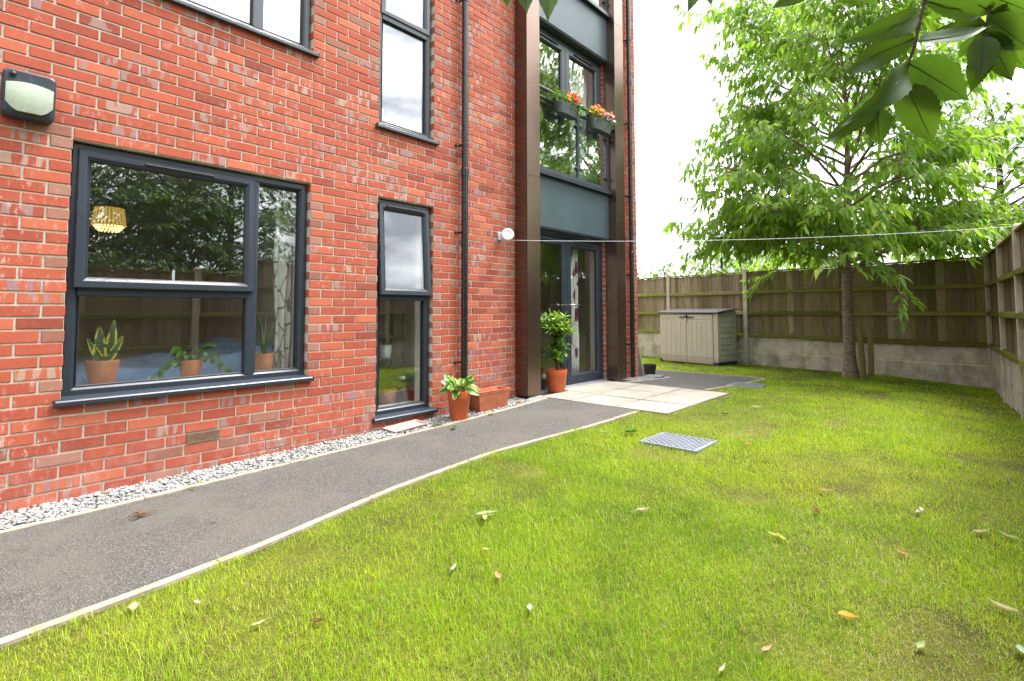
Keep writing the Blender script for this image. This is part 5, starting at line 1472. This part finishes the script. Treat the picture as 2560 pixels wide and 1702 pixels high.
# ------------------------------------------------------------------ fallen leaves and bits
def ground_at(u, v, fn):
    d = (cF + cR*(u-1280)/FPX - cU*(v-709.5)/FPX); z = 0.0
    for i in range(40):
        t = (z-CAM[2])/d[2]; p = CAM+d*t; z = .5*z+.5*float(fn(p[0], p[1]))
    return p
LC = {'orange': (.56, .33, .06), 'salmon': (.50, .27, .17), 'cream': (.46, .41, .28), 'palegreen': (.33, .40, .17), 'brown': (.16, .075, .035), 'tan': (.40, .28, .15), 'white': (.55, .52, .46), 'green': (.07, .19, .02), 'yellow': (.55, .52, .10), 'bluegreen': (.34, .42, .30)}
LM = {k: mat_leaf('fallen_'+k, [q*.75 for q in c], c, .2, .7, None, .2) for k, c in LC.items()}
def fallen(label, u, v, ln, wd, col, az, fn, lift=.02, curl=.5, group=None, nleaf=1):
    p = ground_at(u, v, lambda x, y: fn(x, y)+lift); m = MB(); r = random.Random(int(u*7+v))
    for k in range(nleaf):
        a = az+k*r.uniform(.5, 1.1); off = Vector((r.uniform(-.03, .03), r.uniform(-.03, .03), r.uniform(0, .012))) if k else Vector((0, 0, 0))
        d = Vector((math.cos(a), math.sin(a), r.uniform(-.05, .15))); n = 8; rows_ = []; s2 = Vector((-math.sin(a), math.cos(a), 0))
        for i in range(n+1):
            t_ = i/n; w_ = wd*.5*max(.03, math.sin(math.pi*t_**.8))**.8
            c = d*(ln*(t_-.5))+Vector((0, 0, curl*ln*.5*(t_-.5)**2*2))+off
            rows_.append([c+s2*(w_*q*(1-.25*curl*abs(q)))+Vector((0, 0, abs(q)**1.6*w_*curl*1.1)) for q in (-1, -.5, 0, .5, 1)])
        m.add([q for rw in rows_ for q in rw], [(j*5+i, j*5+i+1, (j+1)*5+i+1, (j+1)*5+i) for j in range(n) for i in range(4)], 0, (r.random(), 0, r.random()))
        m.tube([d*(-ln*.72)+off+Vector((0, 0, .004)), d*(-ln*.45)+off+Vector((0, 0, curl*ln*.2))], [.0011, .0013], 4, 0, False, (.3, 0, .5))
    o = m.build('fallen_leaf' if nleaf < 3 else 'leaf_sprig', LM[col], smooth=True); o.location = Vector(p)
    return tag(o, label, 'fallen leaf' if nleaf < 3 else 'sprig', group)
lw = lambda x, y: float(lawnz(x, y)); pw = lambda x, y: float(gz(y))
G1 = 'fallen leaves on the lawn'
for a in ((('orange yellow fallen leaf standing out in the near right lawn'), 2120, 1544, .062, .042, 'orange', .4), ('salmon pink fallen leaf near the bottom centre of the lawn', 1245, 1442, .062, .034, 'salmon', 2.6),
          ('pale yellow green leaf lying left of the salmon pink one', 1134, 1420, .060, .020, 'cream', 2.0), ('narrow pale green leaf upright in the grass at the bottom left', 648, 1559, .055, .018, 'palegreen', 1.4),
          ('curled pale leaf ring in the middle of the lawn below the manhole cover', 1605, 1279, .07, .03, 'cream', .3), ('brown and yellow leaf in the open lawn right of the curled leaf ring', 1955, 1345, .07, .022, 'yellow', 2.4),
          ('small white pink leaf far right of the curled leaf ring', 2300, 1279, .045, .026, 'white', .9), ('pale curled leaf near the right edge, left of two', 2452, 1331, .075, .03, 'cream', .7),
          ('pale curled leaf near the right edge, right of two', 2522, 1342, .08, .024, 'palegreen', 2.7), ('long pale curled leaf with stem at the right edge of the near lawn', 2509, 1521, .085, .030, 'cream', 2.9),
          ('pale green upright leaf right of the orange yellow leaf', 2303, 1616, .055, .026, 'palegreen', 1.3), ('narrow pale leaf at the very bottom of the lawn', 1806, 1673, .055, .016, 'cream', 1.6),
          ('brownish pink leaf above the very bottom of the lawn', 1917, 1624, .05, .02, 'salmon', 1.2), ('blue green leaf low at the bottom centre left lawn', 1326, 1521, .045, .032, 'bluegreen', 2.2),
          ('orange pink leaf right of the manhole cover', 1871, 1111, .055, .04, 'salmon', .2), ('brown leaf up the lawn above the manhole cover', 1814, 1034, .11, .028, 'brown', .8),
          ('tan leaf scrap in the worn middle of the lawn', 2067, 1228, .09, .03, 'tan', .5), ('dark brown leaf scrap below the tan scrap', 2040, 1277, .08, .03, 'brown', 2.2), ('orange brown leaf right of centre on the lawn', 2257, 1385, .06, .028, 'salmon', 2.5),
          ('brown leaf in the near left lawn', 795, 1553, .05, .022, 'brown', .6), ('cream flat leaf beside the kerb at the bottom left', 336, 1521, .062, .045, 'cream', 2.8), ('small white scrap beside the kerb', 494, 1507, .03, .018, 'white', .4),
          ('pale grey leaf in the lawn by the kerb bend', 1215, 1374, .04, .02, 'white', .3), ('pale leaf far up the lawn below the tree', 1960, 975, .11, .05, 'cream', .9), ('second pale leaf far up the lawn, nearer than the first', 1977, 987, .13, .05, 'palegreen', .5), ('pale leaf far up the lawn with a dark stalk', 1893, 1018, .10, .05, 'white', .6),
          ('blue green leaf cut off by the right edge of the picture', 2556, 1630, .06, .04, 'bluegreen', 1.8), ('pale leaf on the grass in front of the storage box', 1832, 921, .18, .06, 'bluegreen', .1)):
    fallen(*a, lw, .018, .7, G1, 2 if 'ring' in a[0] else 1)
fallen('bunch of brown dried leaf stalks on the tarmac path', 355, 1285, .085, .016, 'brown', .5, pw, .008, .5, None, 5)
fallen('small red brown leaf on the tarmac path', 534, 1305, .03, .014, 'brown', .3, pw, .004, .4)
fallen('orange leaf on the gravel near the left edge', 266, 1234, .05, .03, 'salmon', .8, pw, .012, .8)
fallen('tan leaf on the gravel at the foot of the wall', 355, 1206, .05, .028, 'tan', .2, pw, .012, .4)
fallen('dark brown leaf on the gravel beside the tan one', 315, 1208, .05, .024, 'brown', .5, pw, .012, .6)
fallen('fresh green leaf on the gravel by the path edging', 483, 1218, .05, .022, 'green', .9, pw, .012, .3)
fallen('yellow green leaf on the gravel beside the green one', 505, 1203, .035, .016, 'yellow', 1.1, pw, .012, .3)
fallen('green leaf on the gravel below the wide window corner', 762, 1144, .05, .02, 'green', 1.8, pw, .012, .5)
fallen('green wilted sprig on the gravel by the orange pot, left', 1096, 1062, .09, .03, 'green', .9, pw, .014, .5, None, 3)
fallen('green wilted sprig on the gravel by the orange pot, right', 1136, 1066, .09, .03, 'green', 1.2, pw, .014, .5, None, 3)
fallen('yellow leaf on the gravel in front of the trough', 1229, 1032, .08, .05, 'yellow', .6, pw, .014, .4)
fallen('red brown leaf on the gravel at the foot of the left pillar, front', 1298, 1004, .07, .04, 'salmon', .4, pw, .014, .6)
fallen('tan leaf on the gravel at the foot of the left pillar, behind', 1282, 992, .09, .05, 'tan', 1.4, pw, .02, .6)
fallen('wilted green sprig on the lawn beside the manhole cover', 1576, 1079, .11, .035, 'green', .7, lw, .03, .5, None, 5)
fallen('pale green wilted leaf at the kerb left of the sprig', 1510, 1080, .10, .03, 'palegreen', .3, lw, .03, .5)
fallen('wilted yellow green sprig on the lawn beside the kerb bend', 1215, 1287, .10, .03, 'palegreen', .2, lw, .03, .5, None, 4)
p = ground_at(690, 1148, pw); m = MB(); m.lathe([(0, -.012), (.024, -.010), (.034, 0), (.026, .012), (0, .015)], 12); o = m.build('stone', simple('grey_green_stone', (.28, .30, .24), .85, 0, .2, 20), smooth=True); o.location = (p[0], p[1], p[2]+.012); o.scale = (.7, 1.15, .9); tag(o, 'flat grey green stone on the gravel under the air brick', 'stone')
